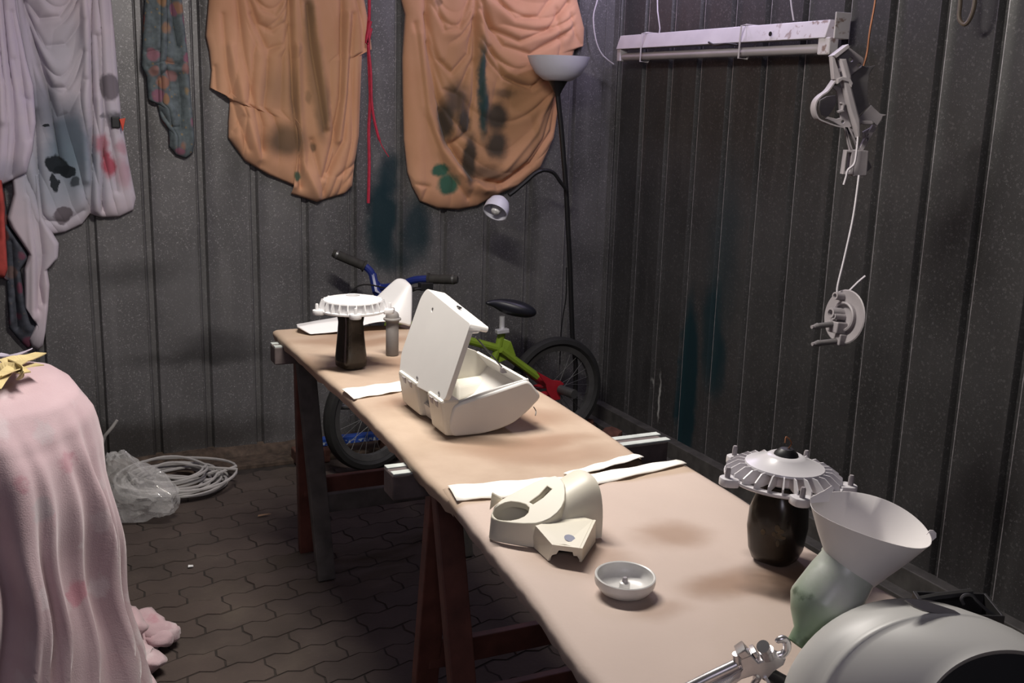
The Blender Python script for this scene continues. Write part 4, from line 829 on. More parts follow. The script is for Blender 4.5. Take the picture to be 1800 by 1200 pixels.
gus = bk((1.8127, 3.9, 0.4586))
obj('seat_gusset', loft([[st_top + Vector((0.0, y, -0.02)), gus + Vector((0.02, y, 0.015)), gus + Vector((0.045, y, -0.05)), seat_c + Vector((0, y, -0.06))] for y in (-0.012, 0.012)]), M_green, bike, bevel=0.003)
sm = bk((1.9677, 3.9, 0.3072)); hubp = rcw + Vector((-0.02, -0.06, 0))
obj('seat_stay', MB().merge(tube([seat_c + Vector((0, -0.03, 0)), sm, ], [0.015, 0.017], 8)).merge(tube([seat_c + Vector((0, 0.03, 0)), sm + Vector((0, 0.11, 0))], [0.015, 0.015], 8)), M_green, bike, smooth=True)
obj('rear_stay', MB().merge(tube([sm, hubp + Vector((-0.02, 0, 0.02))], [0.018, 0.020], 8)).merge(tube([bbr + Vector((0, -0.03, 0)), hubp], 0.016, 8)).merge(tube([bbr + Vector((0, 0.03, 0)), hubp + Vector((0, 0.12, 0))], 0.014, 8)).merge(tube([sm + Vector((0, 0.11, 0)), hubp + Vector((0, 0.12, 0))], 0.014, 8)), M_redp, bike, smooth=True, label='red rear stays')
dr = [(1.9317, 0.3483), (2.0091, 0.3039), (2.0477, 0.2976), (2.0664, 0.2813), (2.0425, 0.2686), (2.0513, 0.2145), (2.0129, 0.2122), (1.9856, 0.256), (1.9781, 0.2861)]
obj('dropout_plate', loft([[(a - BK.x, y, b) for a, b in dr] for y in (-0.062, -0.054)]), M_redp, bike, bevel=0.002, label='red dropout plate')
ax = bk((2.0433, 3.83, 0.2629)); ax2 = bk((2.0639, 3.74, 0.2622))
obj('axle_peg', tube([ax, ax2], [0.020, 0.020], 12), M_rim, bike, smooth=True)
obj('chainring', lathe([(0.02, -0.003), (0.075, -0.003), (0.080, 0.0), (0.075, 0.003), (0.02, 0.003)], 28), M_spoke, bike, smooth=True, M=T(bbr.x, bbr.y - 0.05, bbr.z) @ R(math.pi / 2, 'X'))
cr_ = obj('crank', tube([bbr + Vector((0, -0.07, 0)), bbr + Vector((-0.09, -0.075, -0.09))], 0.010, 8), M_spoke, bike, smooth=True)
obj('pedal', box((bbr.x - 0.09, bbr.y - 0.12, bbr.z - 0.09), (0.07, 0.08, 0.02)), M_black, cr_, bevel=0.003)
cr_ = obj('crank', tube([bbr + Vector((0, 0.07, 0)), bbr + Vector((0.09, 0.075, 0.09))], 0.010, 8), M_spoke, bike, smooth=True)
obj('pedal', box((bbr.x + 0.09, bbr.y + 0.12, bbr.z + 0.09), (0.07, 0.08, 0.02)), M_black, cr_, bevel=0.003)
cl0, cl1 = bk((1.7666, 3.9, 0.5179)), bk((1.8213, 3.9, 0.5216))
obj('seat_clamp', beam(cl0, cl1, 0.03, 0.018), M_chrome, bike, bevel=0.003)
obj('seat_post', tube([st_top, bk((1.8026, 3.92, 0.5772))], 0.012, 12), M_chrome, bike, smooth=True)
secs = []
sp = [(1.7221, 0.6465), (1.7581, 0.6519), (1.7883, 0.6542), (1.8311, 0.6503), (1.8806, 0.6409), (1.9182, 0.6276), (1.9471, 0.606)]
bt = [(1.7225, 0.6296), (1.7589, 0.6192), (1.79, 0.5921), (1.8335, 0.5697), (1.8832, 0.561), (1.9207, 0.5576), (1.9483, 0.5743)]
wd = [0.010, 0.016, 0.028, 0.060, 0.085, 0.080, 0.050]
for (a, b), (c, d), wv_ in zip(sp, bt, wd):
    xm, zt, zb = (a + c) / 2 - BK.x, b, d
    secs.append([(xm, 0.02 - wv_, zb + (zt - zb) * 0.35), (xm, 0.02 - wv_ * 0.8, zt - 0.004), (xm, 0.02, zt), (xm, 0.02 + wv_ * 0.8, zt - 0.004), (xm, 0.02 + wv_, zb + (zt - zb) * 0.35), (xm, 0.02, zb)])
sdl = obj('saddle', loft(secs), M_saddle, bike, smooth=True, angle=180)
sdl.modifiers.new('s', 'SUBSURF').levels = 2; sdl.modifiers['s'].render_levels = 2
# handlebar: turned, its left end rising to the wall
lg0, lg1 = bk((1.1271, 4.02, 0.8452)), bk((1.2264, 3.98, 0.802))
rg0, rg1 = bk((1.4311, 3.82, 0.7686)), bk((1.5101, 3.76, 0.7726))
lowl, lowr = bk((1.2873, 3.95, 0.7196)), bk((1.3452, 3.89, 0.7384))
obj('handlebar', tube(smooth_path([lg1, bk((1.2467, 3.97, 0.78)), bk((1.2622, 3.96, 0.7375)), lowl, lowr, bk((1.3853, 3.85, 0.7613)), rg0]), 0.0145, 10), M_blue, bike, smooth=True)
obj('crossbar_brace', tube([bk((1.2537, 3.97, 0.7706)), bk((1.255, 3.93, 0.7086)), head_t + Vector((0, 0, 0.01))], 0.016, 10), M_blue, bike, smooth=True)
for a, b in ((lg1, lg0), (rg0, rg1)):
    d_ = (b - a).normalized()
    g_ = obj('grip', tube([a, a + d_ * 0.006, a + d_ * 0.010, b], [0.024, 0.025, 0.019, 0.019], 14), M_grip, bike, smooth=True)
    obj('end_ring', tube([b, b + d_ * 0.008], 0.0195, 14), M_rim, g_, smooth=True)
    obj('end_plug', tube([b + d_ * 0.008, b + d_ * 0.022], [0.0185, 0.014], 14), M_grip, g_, smooth=True)
obj('brake_lever', MB().merge(box(bk((1.4144, 3.8, 0.7434)), (0.05, 0.04, 0.03))).merge(tube(smooth_path([bk((1.4038, 3.79, 0.7343)), bk((1.3697, 3.78, 0.7377)), bk((1.3536, 3.8, 0.7261))]), 0.006, 6)), M_black, bike, bevel=0.002)
obj('brake_cable', tube(smooth_path([bk((1.3839, 3.8, 0.7403)), bk((1.293, 3.84, 0.7311)), bk((1.2085, 3.9, 0.743)), bk((1.1616, 3.92, 0.7238)), bk((1.1476, 3.92, 0.6749)), head_b]), 0.003, 6), M_black, bike, smooth=True)
obj('mud_spring', tube([bk([(1.0693, 3.84, 0.2779)][0]) + Vector((0.0, 0, 0)), bk([(1.1309, 3.84, 0.2719)][0])], 0.012, 10), M_spoke, bike, smooth=True)

# things on the floor by the wheel
def bluebox_mat():
    m, nt, b = new_mat('blue_printed_carton'); v = coord(nt)
    s = vecn(nt, 'MULTIPLY', v, (70, 30, 45)).outputs[0]
    n = noisen(nt, s, 1.0, 3)
    sx = nt.nodes.new('ShaderNodeSeparateXYZ'); nt.links.new(v, sx.inputs[0])
    c = mixn(nt, mathn(nt, 'MULTIPLY', maprange(nt, n.outputs[0], 0.5, 0.56, 0, 1), maprange(nt, sx.outputs[2], 0.004, -0.002, 0, 1)), (0.03, 0.09, 0.42), (0.55, 0.65, 0.75))
    nt.links.new(c, b.inputs['Base Color']); b.inputs['Roughness'].default_value = 0.4; return m
q = Vector((1.0394, 4.02, 0.0486)); q2 = Vector((1.3558, 4.02, 0.032))
bb = box((0, 0, 0), ((q2 - q).length + 0.10, 0.04, 0.03))
o = obj('printed_carton', bb, bluebox_mat(), bevel=0.002, M=T((q.x + q2.x) / 2 + 0.02, 4.04, 0.075))
tag(o, 'long narrow blue and white printed carton lying behind the bicycle front wheel', 'carton')
M_brick = mat('dull_brick', (0.11, 0.045, 0.032), 0.9, 0, 0.4, 20, 0.4, 60)
for i, (p, r_, lab) in enumerate([([(1.0093, 4.0155)][0], 0.4, 'dull red brick on the floor left of the bicycle front wheel, under the carton end'), ([(1.3776, 4.0097)][0], -0.1, 'dull red brick on the floor under the carton, right of the front wheel')]):
    o = obj('brick', box((0, 0, 0.029), (0.14, 0.09, 0.058)), M_brick, bevel=0.006, M=T(p[0], 4.03, 0) @ R(r_ * 0.1, 'Z')); tag(o, lab, 'brick')
for i, (p, lab) in enumerate([((2.26, 4.00), 'dark lump of rubble in the corner right of the bicycle wheel'), ((2.30, 3.82), 'flat dark lump of rubble by the right wall near the corner')]):
    vs = []
    bm = bmesh.new(); bmesh.ops.create_icosphere(bm, subdivisions=2, radius=0.05)
    for v in bm.verts: v.co *= 0.8 + 0.35 * random.random(); v.co.z *= 0.7
    mb = MB().add([tuple(v.co) for v in bm.verts], [tuple(w.index for w in f.verts) for f in bm.faces]); bm.free()
    o = obj('rubble_lump', mb, M_brick, M=T(p[0], p[1], 0.035)); tag(o, lab, 'rubble')
# ------------------------------------------------------------------ fan discs on dark jars
M_whitep = mat('white_enamel', (0.70, 0.69, 0.69), 0.38, 0, 0.03, 6)
M_whitegrey = mat('light_grey_enamel', (0.62, 0.60, 0.62), 0.27, 0, 0.04, 6)
M_jar = mat('dark_brown_glass', (0.022, 0.016, 0.011), 0.22, 0, 0.4, 9)
def oct_jar(secs, m, name, label, M):
    t = thing(name, label, 'jar', M); n = 32; rows = []
    for z, r, sq in secs:
        row = []
        for k in range(n):
            a = 2 * math.pi * k / n; c, s = math.cos(a), math.sin(a)
            f = (abs(c) ** sq + abs(s) ** sq) ** (-1 / sq); row.append((r * f * c, r * f * s, z))
        rows.append(row)
    obj('body', loft(rows, caps=False), m, t, smooth=True, angle=50)
    obj('bottom', plate([(p[0], p[1]) for p in rows[0]], [], 0.004, 0, T(0, 0, 0.003)), m, t)
    return t
def fan_disc(loc, rotz, dome_r, rim_r, m, label, zt=0.042, nribs=24, hub='hole', tilt=(0, 0)):
    t = thing('fan_disc', label, 'fan disc', T(*loc) @ R(rotz, 'Z') @ R(tilt[0], 'X') @ R(tilt[1], 'Y'), 'fan discs on dark jars')
    hz = 0.034 if hub == 'hole' else 0.030
    obj('dome', lathe([(0.018, zt - 0.006), (0.019, zt + 0.001), (0.026, zt + 0.0015), (0.031, zt - 0.002), (dome_r * 0.75, hz + 0.004), (dome_r - 0.001, hz), (dome_r, hz - 0.003), (dome_r - 0.003, hz - 0.005), (0.020, zt - 0.008)], 48), m, t, smooth=True, angle=40)
    wr_ = dome_r - (0.004 if hub == 'hole' else 0.020); fr_ = dome_r - 0.008 if hub == 'hole' else rim_r * 0.83
    obj('inner_wall', lathe([(wr_, hz - 0.003), (wr_, 0.006), (wr_ - 0.003, 0.006), (wr_ - 0.003, hz - 0.003)], 48), m, t, smooth=True)
    obj('flange_ring', lathe([(fr_, 0.004), (rim_r - 0.004, 0.003), (rim_r, 0.0055), (rim_r, 0.009), (rim_r - 0.004, 0.0095), (fr_, 0.008), (fr_, 0.004)], 48), m, t, smooth=True)
    obj('bottom_boss', lathe([(0.0, 0.0), (0.030, 0.0), (0.034, 0.006), (0.034, 0.014), (0.0, 0.014)], 24), m, t, smooth=True)
    rb = mesh_of('rib', loft([[(wr_ - 0.001, y, 0.007), (rim_r - 0.001, y, 0.008), (rim_r - 0.002, y, 0.018), (dome_r + 0.35 * (rim_r - dome_r), y, hz - 0.001), (wr_ - 0.001, y, hz - 0.002)] for y in ((-0.0016, 0.0016) if hub == 'hole' else (-0.0011, 0.0011))]), m)
    for k in range(nribs): obj('rib', rb, None, t, M=R(2 * math.pi * k / nribs, 'Z'))
    lug = mesh_of('lug', plate(rounded([(rim_r - 0.006, -0.018), (rim_r + 0.020, -0.011), (rim_r + 0.020, 0.011), (rim_r - 0.006, 0.018)], 0.010), [], 0.013, 0.002, T(0, 0, 0.0065)), m, smooth=True)
    stud = mesh_of('stud', solid([(0.0042, 0.012), (0.0042, 0.026), (0.003, 0.029)], 10), M_greyp if hub != 'hole' else m, smooth=True)
    for k in range(5):
        l = obj('lug', lug, None, t, M=R(2 * math.pi * (k + 0.3) / 5, 'Z')); obj('stud', stud, None, l, M=T(rim_r + 0.009, 0, 0))
    if hub == 'hole':
        obj('centre_hole', lathe([(0.0, zt - 0.010), (0.0195, zt - 0.010), (0.0195, zt - 0.006)], 20), M_greypd, t)
    else:
        obj('centre_plug', lathe([(0.0, zt + 0.012), (0.010, zt + 0.011), (0.018, zt + 0.004), (0.020, zt - 0.004), (0.0, zt - 0.008)], 20), M_black, t, smooth=True)
        obj('wire_hook', tube(smooth_path([(0.0, 0.0, zt + 0.008), (0.006, -0.002, zt + 0.020), (0.002, 0.006, zt + 0.028), (-0.004, 0.002, zt + 0.020)]), 0.0012, 5), M_copper, t, smooth=True)
    return t
jl = (0.7624, 2.6185, 0.75); jlx, jly = jl[0] + 0.008, jl[1] + 0.012
oct_jar([(0.0, 0.030, 5), (0.004, 0.034, 5), (0.02, 0.0355, 5), (0.08, 0.030, 5), (0.120, 0.0275, 5), (0.142, 0.030, 6), (0.147, 0.029, 6), (0.147, 0.024, 6), (0.10, 0.024, 6)], M_jar, 'dark_jar', 'slim dark brown jar carrying the white fan disc on the far table end', T(jlx, jly, ZT + 0.003) @ R(0.25, 'Z'))
fan_disc((jlx + 0.006, jly, ZT + 0.1505), 0.35, 0.078, 0.090, M_whitep, 'white ribbed fan disc with open centre hole on the slim dark jar', zt=0.043)
jr = (1.039, 1.2061, 0.75); jrx, jry = jr[0] + 0.008, jr[1] + 0.014
jar = oct_jar([(0.0, 0.026, 3.5), (0.004, 0.032, 3.5), (0.02, 0.039, 3), (0.055, 0.043, 3), (0.085, 0.0415, 3), (0.107, 0.036, 2.6), (0.116, 0.032, 2.4), (0.128, 0.031, 2.4), (0.128, 0.026, 2.4), (0.08, 0.026, 2.4)], M_jar, 'dark_jar', 'bulging dark jar with faint flower print carrying the grey fan disc, near table half', T(jrx, jry, ZT + 0.004) @ R(0.42, 'Z'))
M_print = mat('faded_print', (0.085, 0.06, 0.03), 0.6, 0, 0.5, 60)
def jar_spot(a, z, w, h):
    rr = 0.0425; n = (0.9)
    pts = []
    for k in range(8):
        b = 2 * math.pi * k / 8; aa = a + math.cos(b) * w / 0.043; zz = z + math.sin(b) * h
        f = (abs(math.cos(aa)) ** 3 + abs(math.sin(aa)) ** 3) ** (-1 / 3); q = 0.0434 * f
        pts.append((q * math.cos(aa), q * math.sin(aa), zz))
    return MB().add(pts, [tuple(range(8))])
va = math.atan2(-jry, -jrx) - 0.42
spr = MB()
for da, z, w, h in ((0.0, 0.070, 0.004, 0.006), (0.12, 0.066, 0.005, 0.004), (0.05, 0.058, 0.005, 0.005), (-0.10, 0.060, 0.003, 0.004), (0.05, 0.046, 0.0025, 0.006), (0.2, 0.056, 0.004, 0.003), (-0.5, 0.058, 0.004, 0.005)): spr.merge(jar_spot(va + da, z, w, h))
obj('flower_print', spr, M_print, jar)
fan_disc((jrx + 0.002, jry, ZT + 0.1325), 0.15, 0.0615, 0.091, M_whitegrey, 'light grey ribbed fan disc with a black centre plug on the bulging jar', zt=0.044, nribs=26, hub='plug', tilt=(0.02, 0.04))

# ------------------------------------------------------------------ grey nozzle bottle
gb = (0.9144, 2.7237, 0.75)
t = thing('primer_bottle', 'slim grey cylinder with domed flanged cap on the far table end', 'bottle', (gb[0] + 0.003, gb[1] + 0.002, ZT + 0.002))
M_greyb = mat('grey_primer_matt', (0.21, 0.195, 0.185), 0.6, 0, 0.06, 15)
obj('body', solid([(0.0165, 0.0), (0.0178, 0.002), (0.0178, 0.096), (0.016, 0.099)], 28), M_greyb, t, smooth=True)
obj('cap', solid([(0.019, 0.093), (0.0195, 0.098), (0.0245, 0.100), (0.025, 0.103), (0.0235, 0.1055), (0.0190, 0.107), (0.0185, 0.114), (0.015, 0.121), (0.009, 0.125), (0.0065, 0.1255)], 28), M_greyb, t, smooth=True)
obj('nozzle', solid([(0.0068, 0.124), (0.0068, 0.132), (0.0055, 0.134)], 12), M_greyb, t, smooth=True)

# ------------------------------------------------------------------ white fender piece at the far end
FY = 3.06
top_f = [(0.7246, 0.7725), (0.7489, 0.7745), (0.7751, 0.7781), (0.8014, 0.78), (0.8547, 0.7839), (0.9086, 0.7877), (0.945, 0.791), (0.9817, 0.8014), (1.0187, 0.8156), (1.0503, 0.8483), (1.0708, 0.8708), (1.0857, 0.8845), (1.097, 0.8876), (1.1065, 0.8781)]
top_b = [(0.7541, 0.7598), (0.7755, 0.762), (0.8043, 0.7693), (0.8314, 0.7731), (0.877, 0.7776), (0.9323, 0.7872), (0.9696, 0.8016), (0.9978, 0.8258), (1.0223, 0.8485), (1.0488, 0.873), (1.064, 0.8852), (1.0773, 0.8956), (1.0984, 0.8929), (1.1215, 0.8808)]
bot = [(0.7618, 0.7402), (0.7705, 0.7414), (0.7809, 0.7424), (0.7913, 0.7435), (0.8404, 0.7507), (0.8937, 0.7613), (0.9296, 0.7714), (0.9658, 0.7781), (1.0023, 0.7776), (1.0299, 0.7723), (1.0484, 0.7658), (1.0633, 0.7612), (1.0765, 0.7549), (1.0877, 0.7524)]
bot_b = [(0.7504, 0.7474), (0.7717, 0.746), (0.795, 0.7463), (0.8257, 0.7462), (0.8675, 0.7472), (0.9321, 0.7541), (0.9695, 0.7592), (1.0072, 0.7606), (1.0357, 0.7589), (1.0606, 0.7537), (1.074, 0.7491), (1.0914, 0.7461), (1.107, 0.7414), (1.1265, 0.7345)]
secs = []
for (a, b), (c, d), (e, f), (g, h) in zip(top_f, top_b, bot, bot_b):
    z0 = max(f, ZT + 0.004); z1 = max(h, ZT + 0.006); H_ = b - z0
    secs.append([(e, 3.03, z0), (e * 0.5 + a * 0.5, 3.053, z0 + 0.5 * (b - z0)), (a * 0.94 + e * 0.06, 3.076, z0 + 0.95 * (b - z0)), (a, 3.084, b - 0.001), (c * 0.9 + a * 0.1, 3.152, d), (c, 3.163, d - 0.002), (c, 3.185, z1 + (d - z1) * 0.6), (g, 3.19, z1), (g, 3.175, z1 + 0.004), (e * 0.5 + g * 0.5, 3.11, z0 + 0.5 * max(0.012, H_ - 0.02)), (e, 3.045, z0 + 0.003)])
o = obj('fender_piece', loft(secs), M_whitep, smooth=True, angle=60)
md = o.modifiers.new('s', 'SUBSURF'); md.levels = 2; md.render_levels = 2
tag(o, 'white scooter fender piece with low tongue and upswept blade at the table far end', 'fender')

# ------------------------------------------------------------------ open white glove case
M_casew = mat('off_white_gloss_plastic', (0.68, 0.66, 0.63), 0.32, 0, 0.03, 6)
M_casei = mat('ivory_plastic', (0.68, 0.65, 0.57), 0.42, 0, 0.03, 6)
CO = Vector((0.88, 2.10, ZT + 0.003))
case = thing('glove_case', 'open white scooter glove case with raised lid standing mid table', 'case', CO)
Y0, Y1 = 1.97, 2.255
prof = [(0.7983, 0.8237), (0.9736, 0.8642), (1.0067, 0.8241), (0.976, 0.7948), (0.9425, 0.7712), (0.9063, 0.7596), (0.869, 0.7534), (0.8295, 0.7526), (0.7969, 0.755), (0.7899, 0.7846)]
ck = [(a - CO.x, max(b, ZT + 0.004) - CO.z) for a, b in prof]
MXZ = lambda y: Matrix(((1, 0, 0, 0), (0, 0, -1, y - CO.y), (0, 1, 0, 0), (0, 0, 0, 1)))
obj('side_cheek', plate(rounded(ck, 0.012), [], 0.016, 0.005, MXZ(Y0 + 0.008)), M_casew, case, smooth=True, angle=50)
ckf = [(a, b * 0.96 + 0.002) for a, b in ck]
obj('far_cheek', plate(rounded([(ck[0][0], ck[0][1] + 0.01), (ck[0][0] + 0.09, ck[0][1] + 0.045), (ck[1][0] - 0.05, ck[1][1] + 0.02)] + ck[1:], 0.008), [], 0.006, 0.001, MXZ(Y1 - 0.003)), M_casei, case, smooth=True)
# bottom and front shell of the tub, swept along y
sh = [ck[9], ck[8], ck[7], ck[6], ck[5], ck[4], ck[3], ck[2], ck[1]]
shell_path = [Vector((p[0] * 0.985, Y0 + 0.010 - CO.y, p[1] + 0.002)) for p in sh]
obj('tub_shell', strip(shell_path, (0, Y1 - Y0 - 0.016, 0), 0.005), M_casew, case, smooth=True, angle=30)
# left wall of the tub between the feet, recessed
lw = Vector((ck[0][0] + 0.012, 0, 0))
obj('hinge_wall', box((lw.x, (Y0 + Y1) / 2 - CO.y, 0.040), (0.006, Y1 - Y0 - 0.02, 0.080)), M_casei, case, bevel=0.001)
def foot(ya, yb, dx):
    xo = ck[0][0] - 0.028 + dx; xi = ck[0][0] + 0.015; zt_ = 0.083
    f = obj('foot', hexa([(xi - 0.03, ya, 0.004), (xi + 0.01, ya, 0.0), (xi + 0.01, yb, 0.0), (xi - 0.03, yb, 0.004), (xo, ya, zt_), (xi, ya, zt_), (xi, yb, zt_), (xo, yb, zt_)]), M_casei, case, bevel=0.006)
    for k in range(2):
        y_ = ya + (yb - ya) * (0.22 + 0.34 * k)
        obj('flute_shade', loft([[(xo - 0.0015, y_, zt_ - 0.006), (xo - 0.0015, y_ + 0.018, zt_ - 0.006), (xo + 0.018, y_ + 0.010, 0.018)], [(xo + 0.012, y_, zt_ - 0.006), (xo + 0.012, y_ + 0.018, zt_ - 0.006), (xo + 0.03, y_ + 0.010, 0.018)]]), M_greyp, f)  # grey wedges give the recesses their shade by colour
    return f
foot(Y0 + 0.004 - CO.y, Y0 + 0.088 - CO.y, 0.0); foot(Y1 - 0.125 - CO.y, Y1 - 0.005 - CO.y, 0.0)
# inner step walls
xin = ck[0][0] + 0.02
obj('inner_step', hexa([(xin + 0.075, Y1 - 0.075 - CO.y, 0.012), (xin + 0.17, Y1 - 0.055 - CO.y, 0.030), (xin + 0.17, Y1 - 0.006 - CO.y, 0.030), (xin + 0.075, Y1 - 0.006 - CO.y, 0.012),
     (xin + 0.085, Y1 - 0.05 - CO.y, 0.045), (xin + 0.165, Y1 - 0.04 - CO.y, 0.050), (xin + 0.165, Y1 - 0.006 - CO.y, 0.055), (xin + 0.085, Y1 - 0.006 - CO.y, 0.05)]), M_casei, case, bevel=0.008, bseg=3)
obj('inner_cup', lathe([(0.0, 0.03), (0.02, 0.03), (0.026, 0.012), (0.028, 0.0)], 20), M_casei, case, smooth=True, M=T(xin + 0.018, Y0 + 0.05 - CO.y, 0.006))
bp = (0.9721, 2.1, 0.8557)
obj('latch_block', box(Vector(bp) - CO, (0.014, 0.012, 0.014)), M_greyp, case, bevel=0.002)
obj('lid_stay', tube([Vector((0.8972, 2.09, 0.9397)) - CO, Vector((0.9705, 2.1, 0.8598)) - CO], 0.0018, 6), M_spoke, case, smooth=True)
obj('rim_lip', tube(smooth_path([Vector((0.8062, 1.98, 0.8239)) - CO, Vector((0.891, 1.98, 0.8461)) - CO, Vector((0.9757, 1.98, 0.8628)) - CO]), 0.0035, 8), M_casew, case, smooth=True)
# raised lid: local plane spanned by y and the leaning direction
h0 = Vector(([(0.7814, 0.8377)][0][0], 0, [(0.7814, 0.8377)][0][1])); h1 = Vector(([(0.836, 0.9972)][0][0], 0, [(0.836, 0.9972)][0][1]))
ld = (h1 - h0); LL = ld.length; ld.normalize(); yv = Vector((0, 1, 0)); nv_ = ld.cross(yv).normalized()
if nv_.x < 0: nv_ = -nv_
LM = Matrix((yv, ld, nv_)).transposed().to_4x4()
if LM.to_3x3().determinant() < 0: pass
LM.translation = Vector((h0.x, Y0, h0.z)) - CO
wl_ = Y1 - Y0 + 0.012
lid_out = rounded([(0.0, -0.004), (0.0, LL * 0.45), (0.0, LL * 0.90), (0.0, LL), (wl_ * 0.96, LL + 0.028), (wl_ + 0.006, LL + 0.004), (wl_ + 0.008, LL * 0.88), (wl_ + 0.012, 0.03), (wl_ - 0.02, -0.020)], 0.014)
ko = circle(0.215, LL - 0.012, 0.0045, n=12)
lid = obj('lid', plate(lid_out, [ko], 0.005, 0.0015), M_casew, case, smooth=True, angle=40, M=LM)
rim = [Vector((a, b, 0)) for a, b in lid_out + lid_out[:1]]
cen = Vector((sum(p.x for p in rim) / len(rim), sum(p.y for p in rim) / len(rim), 0))
secs = []
for p in lid_out:
    pv = Vector((p[0], p[1], 0)); inn = pv + (cen - pv).normalized() * 0.004
    tp = 0.040 if p[1] > LL * 0.955 else (0.022 if p[1] > LL * 0.91 else 0.008)
    secs.append([(p[0], p[1], -0.001), (p[0] + (p[0] - cen.x) * 0.015, p[1] + 0.003, tp), (inn.x, inn.y, tp), (inn.x, inn.y, -0.001)])
secs.append(secs[0])
obj('lid_rim', loft(secs, caps=False), M_casew, lid, smooth=True, angle=40)
obj('lid_lock', lathe([(0.0, -0.001), (0.0045, -0.001), (0.0045, 0.012), (0.0, 0.012)], 12), M_greypd, lid, M=T(0.215, LL - 0.012, 0))
obj('latch_slot', box((0.125, LL + 0.0175, 0.018), (0.016, 0.004, 0.006)), M_black, lid)
obj('lid_clip', MB().merge(box((0.07, LL * 0.72, 0.010), (0.03, 0.012, 0.016))).merge(box((0.10, LL * 0.66, 0.012), (0.012, 0.03, 0.018))), M_greyp, lid, bevel=0.001)
for yy in (0.035, 0.170):
    obj('hinge_screw', solid([(0.004, -0.0045), (0.003, -0.006)], 10), M_greypd, lid, M=T(yy, 0.006, 0))
obj('tail_wire', tube(smooth_path([Vector((1.0118, 2.02, 0.7865)) - CO, Vector((1.0178, 2.02, 0.7766)) - CO, Vector((1.0118, 2.01, 0.7695)) - CO]), 0.0012, 5), M_spoke, case)

# ------------------------------------------------------------------ cream headset cover
M_cream = mat('cream_primer_plastic', (0.70, 0.66, 0.55), 0.45, 0, 0.04, 6)
HO = Vector((0.74, 1.45, ZT + 0.004))
hs = thing('headset_cover', 'cream scooter headset cover with round gauge hole, by the white paper joint', 'cover', HO)
topo3 = [Vector(p) - HO for p in [(0.6608, 1.46, 0.7947), (0.6593, 1.454, 0.7919), (0.6609, 1.4476, 0.7903), (0.6667, 1.4386, 0.7897), (0.6799, 1.4247, 0.7906), (0.6951, 1.4108, 0.7923), (0.711, 1.3987, 0.795), (0.7219, 1.3944, 0.7982), (0.734, 1.3925, 0.8028), (0.7482, 1.3949, 0.8099), (0.7583, 1.3999, 0.8161), (0.7677, 1.4085, 0.8232), (0.7757, 1.4228, 0.8318), (0.7811, 1.4366, 0.839), (0.7814, 1.4486, 0.8434), (0.7764, 1.4613, 0.8457), (0.7617, 1.4683, 0.8417), (0.7413, 1.4725, 0.8343), (0.7154, 1.4744, 0.8236), (0.6871, 1.4754, 0.8116), (0.671, 1.471, 0.803)]]
hol3 = [Vector(p) - HO for p in [(0.6964, 1.4617, 0.8109), (0.707, 1.4511, 0.8118), (0.7135, 1.4415, 0.8112), (0.7155, 1.4325, 0.8089), (0.7103, 1.425, 0.804), (0.7026, 1.4225, 0.7997), (0.6926, 1.4241, 0.7959), (0.6819, 1.4292, 0.793), (0.6723, 1.4368, 0.7915), (0.6652, 1.445, 0.7913), (0.6627, 1.4542, 0.7935), (0.664, 1.4604, 0.7963), (0.6699, 1.466, 0.8008), (0.6792, 1.4674, 0.8054), (0.6873, 1.466, 0.8084)]]
slot3 = [Vector(p) - HO for p in [(0.7203, 1.4419, 0.8143), (0.7388, 1.4436, 0.823), (0.7567, 1.4508, 0.8334), (0.7603, 1.4413, 0.8316), (0.7415, 1.4354, 0.8213), (0.7234, 1.4344, 0.8131)]]
pz_ = (topo3[6] - topo3[0]).cross(topo3[14] - topo3[0]).normalized()
PM = axis_frame(topo3[0], pz_); PI = PM.inverted()
def to2(L): return [tuple((PI @ p).to_2d()) for p in L]
obj('top_plate', plate(to2(topo3), [to2(hol3), to2(slot3)], 0.005, 0.0015, PM @ T(0, 0, -0.0025)), M_cream, hs, smooth=True, angle=45)
cx_, cy_ = sum(p.x for p in topo3) / len(topo3), sum(p.y for p in topo3) / len(topo3)
secs = []
for p in topo3:
    a, b = p.x, p.y; k = 1.04; ox, oy = cx_ + (a - cx_) * k, cy_ + (b - cy_) * k; ix, iy = cx_ + (a - cx_) * 0.95, cy_ + (b - cy_) * 0.95
    secs.append([(a, b, p.z - 0.001), (ox, oy, 0.001), (ix + (ox - a), iy + (oy - b), 0.001), (ix, iy, p.z - 0.003)])
secs.append(secs[0])
obj('skirt', loft(secs, caps=False), M_cream, hs, smooth=True, angle=40)
gc = sum(hol3, Vector((0, 0, 0))) / len(hol3)
secs = [[tuple(p) for p in hol3], [tuple(gc + (p - gc) * 0.95 - pz_ * 0.012) for p in hol3]]
obj('gauge_well', loft(secs, caps=False), M_cream, hs, smooth=True)
secs = [[tuple(p) for p in slot3], [tuple(p - pz_ * 0.012) for p in slot3]]
obj('slot_wall', loft(secs, caps=False), M_cream, hs)
obj('inner_floor', loft([[(cx_ + (p.x - cx_) * 0.9, cy_ + (p.y - cy_) * 0.9, 0.001 + q_) for p in topo3] for q_ in (0, 0.002)]), M_greypd, hs)
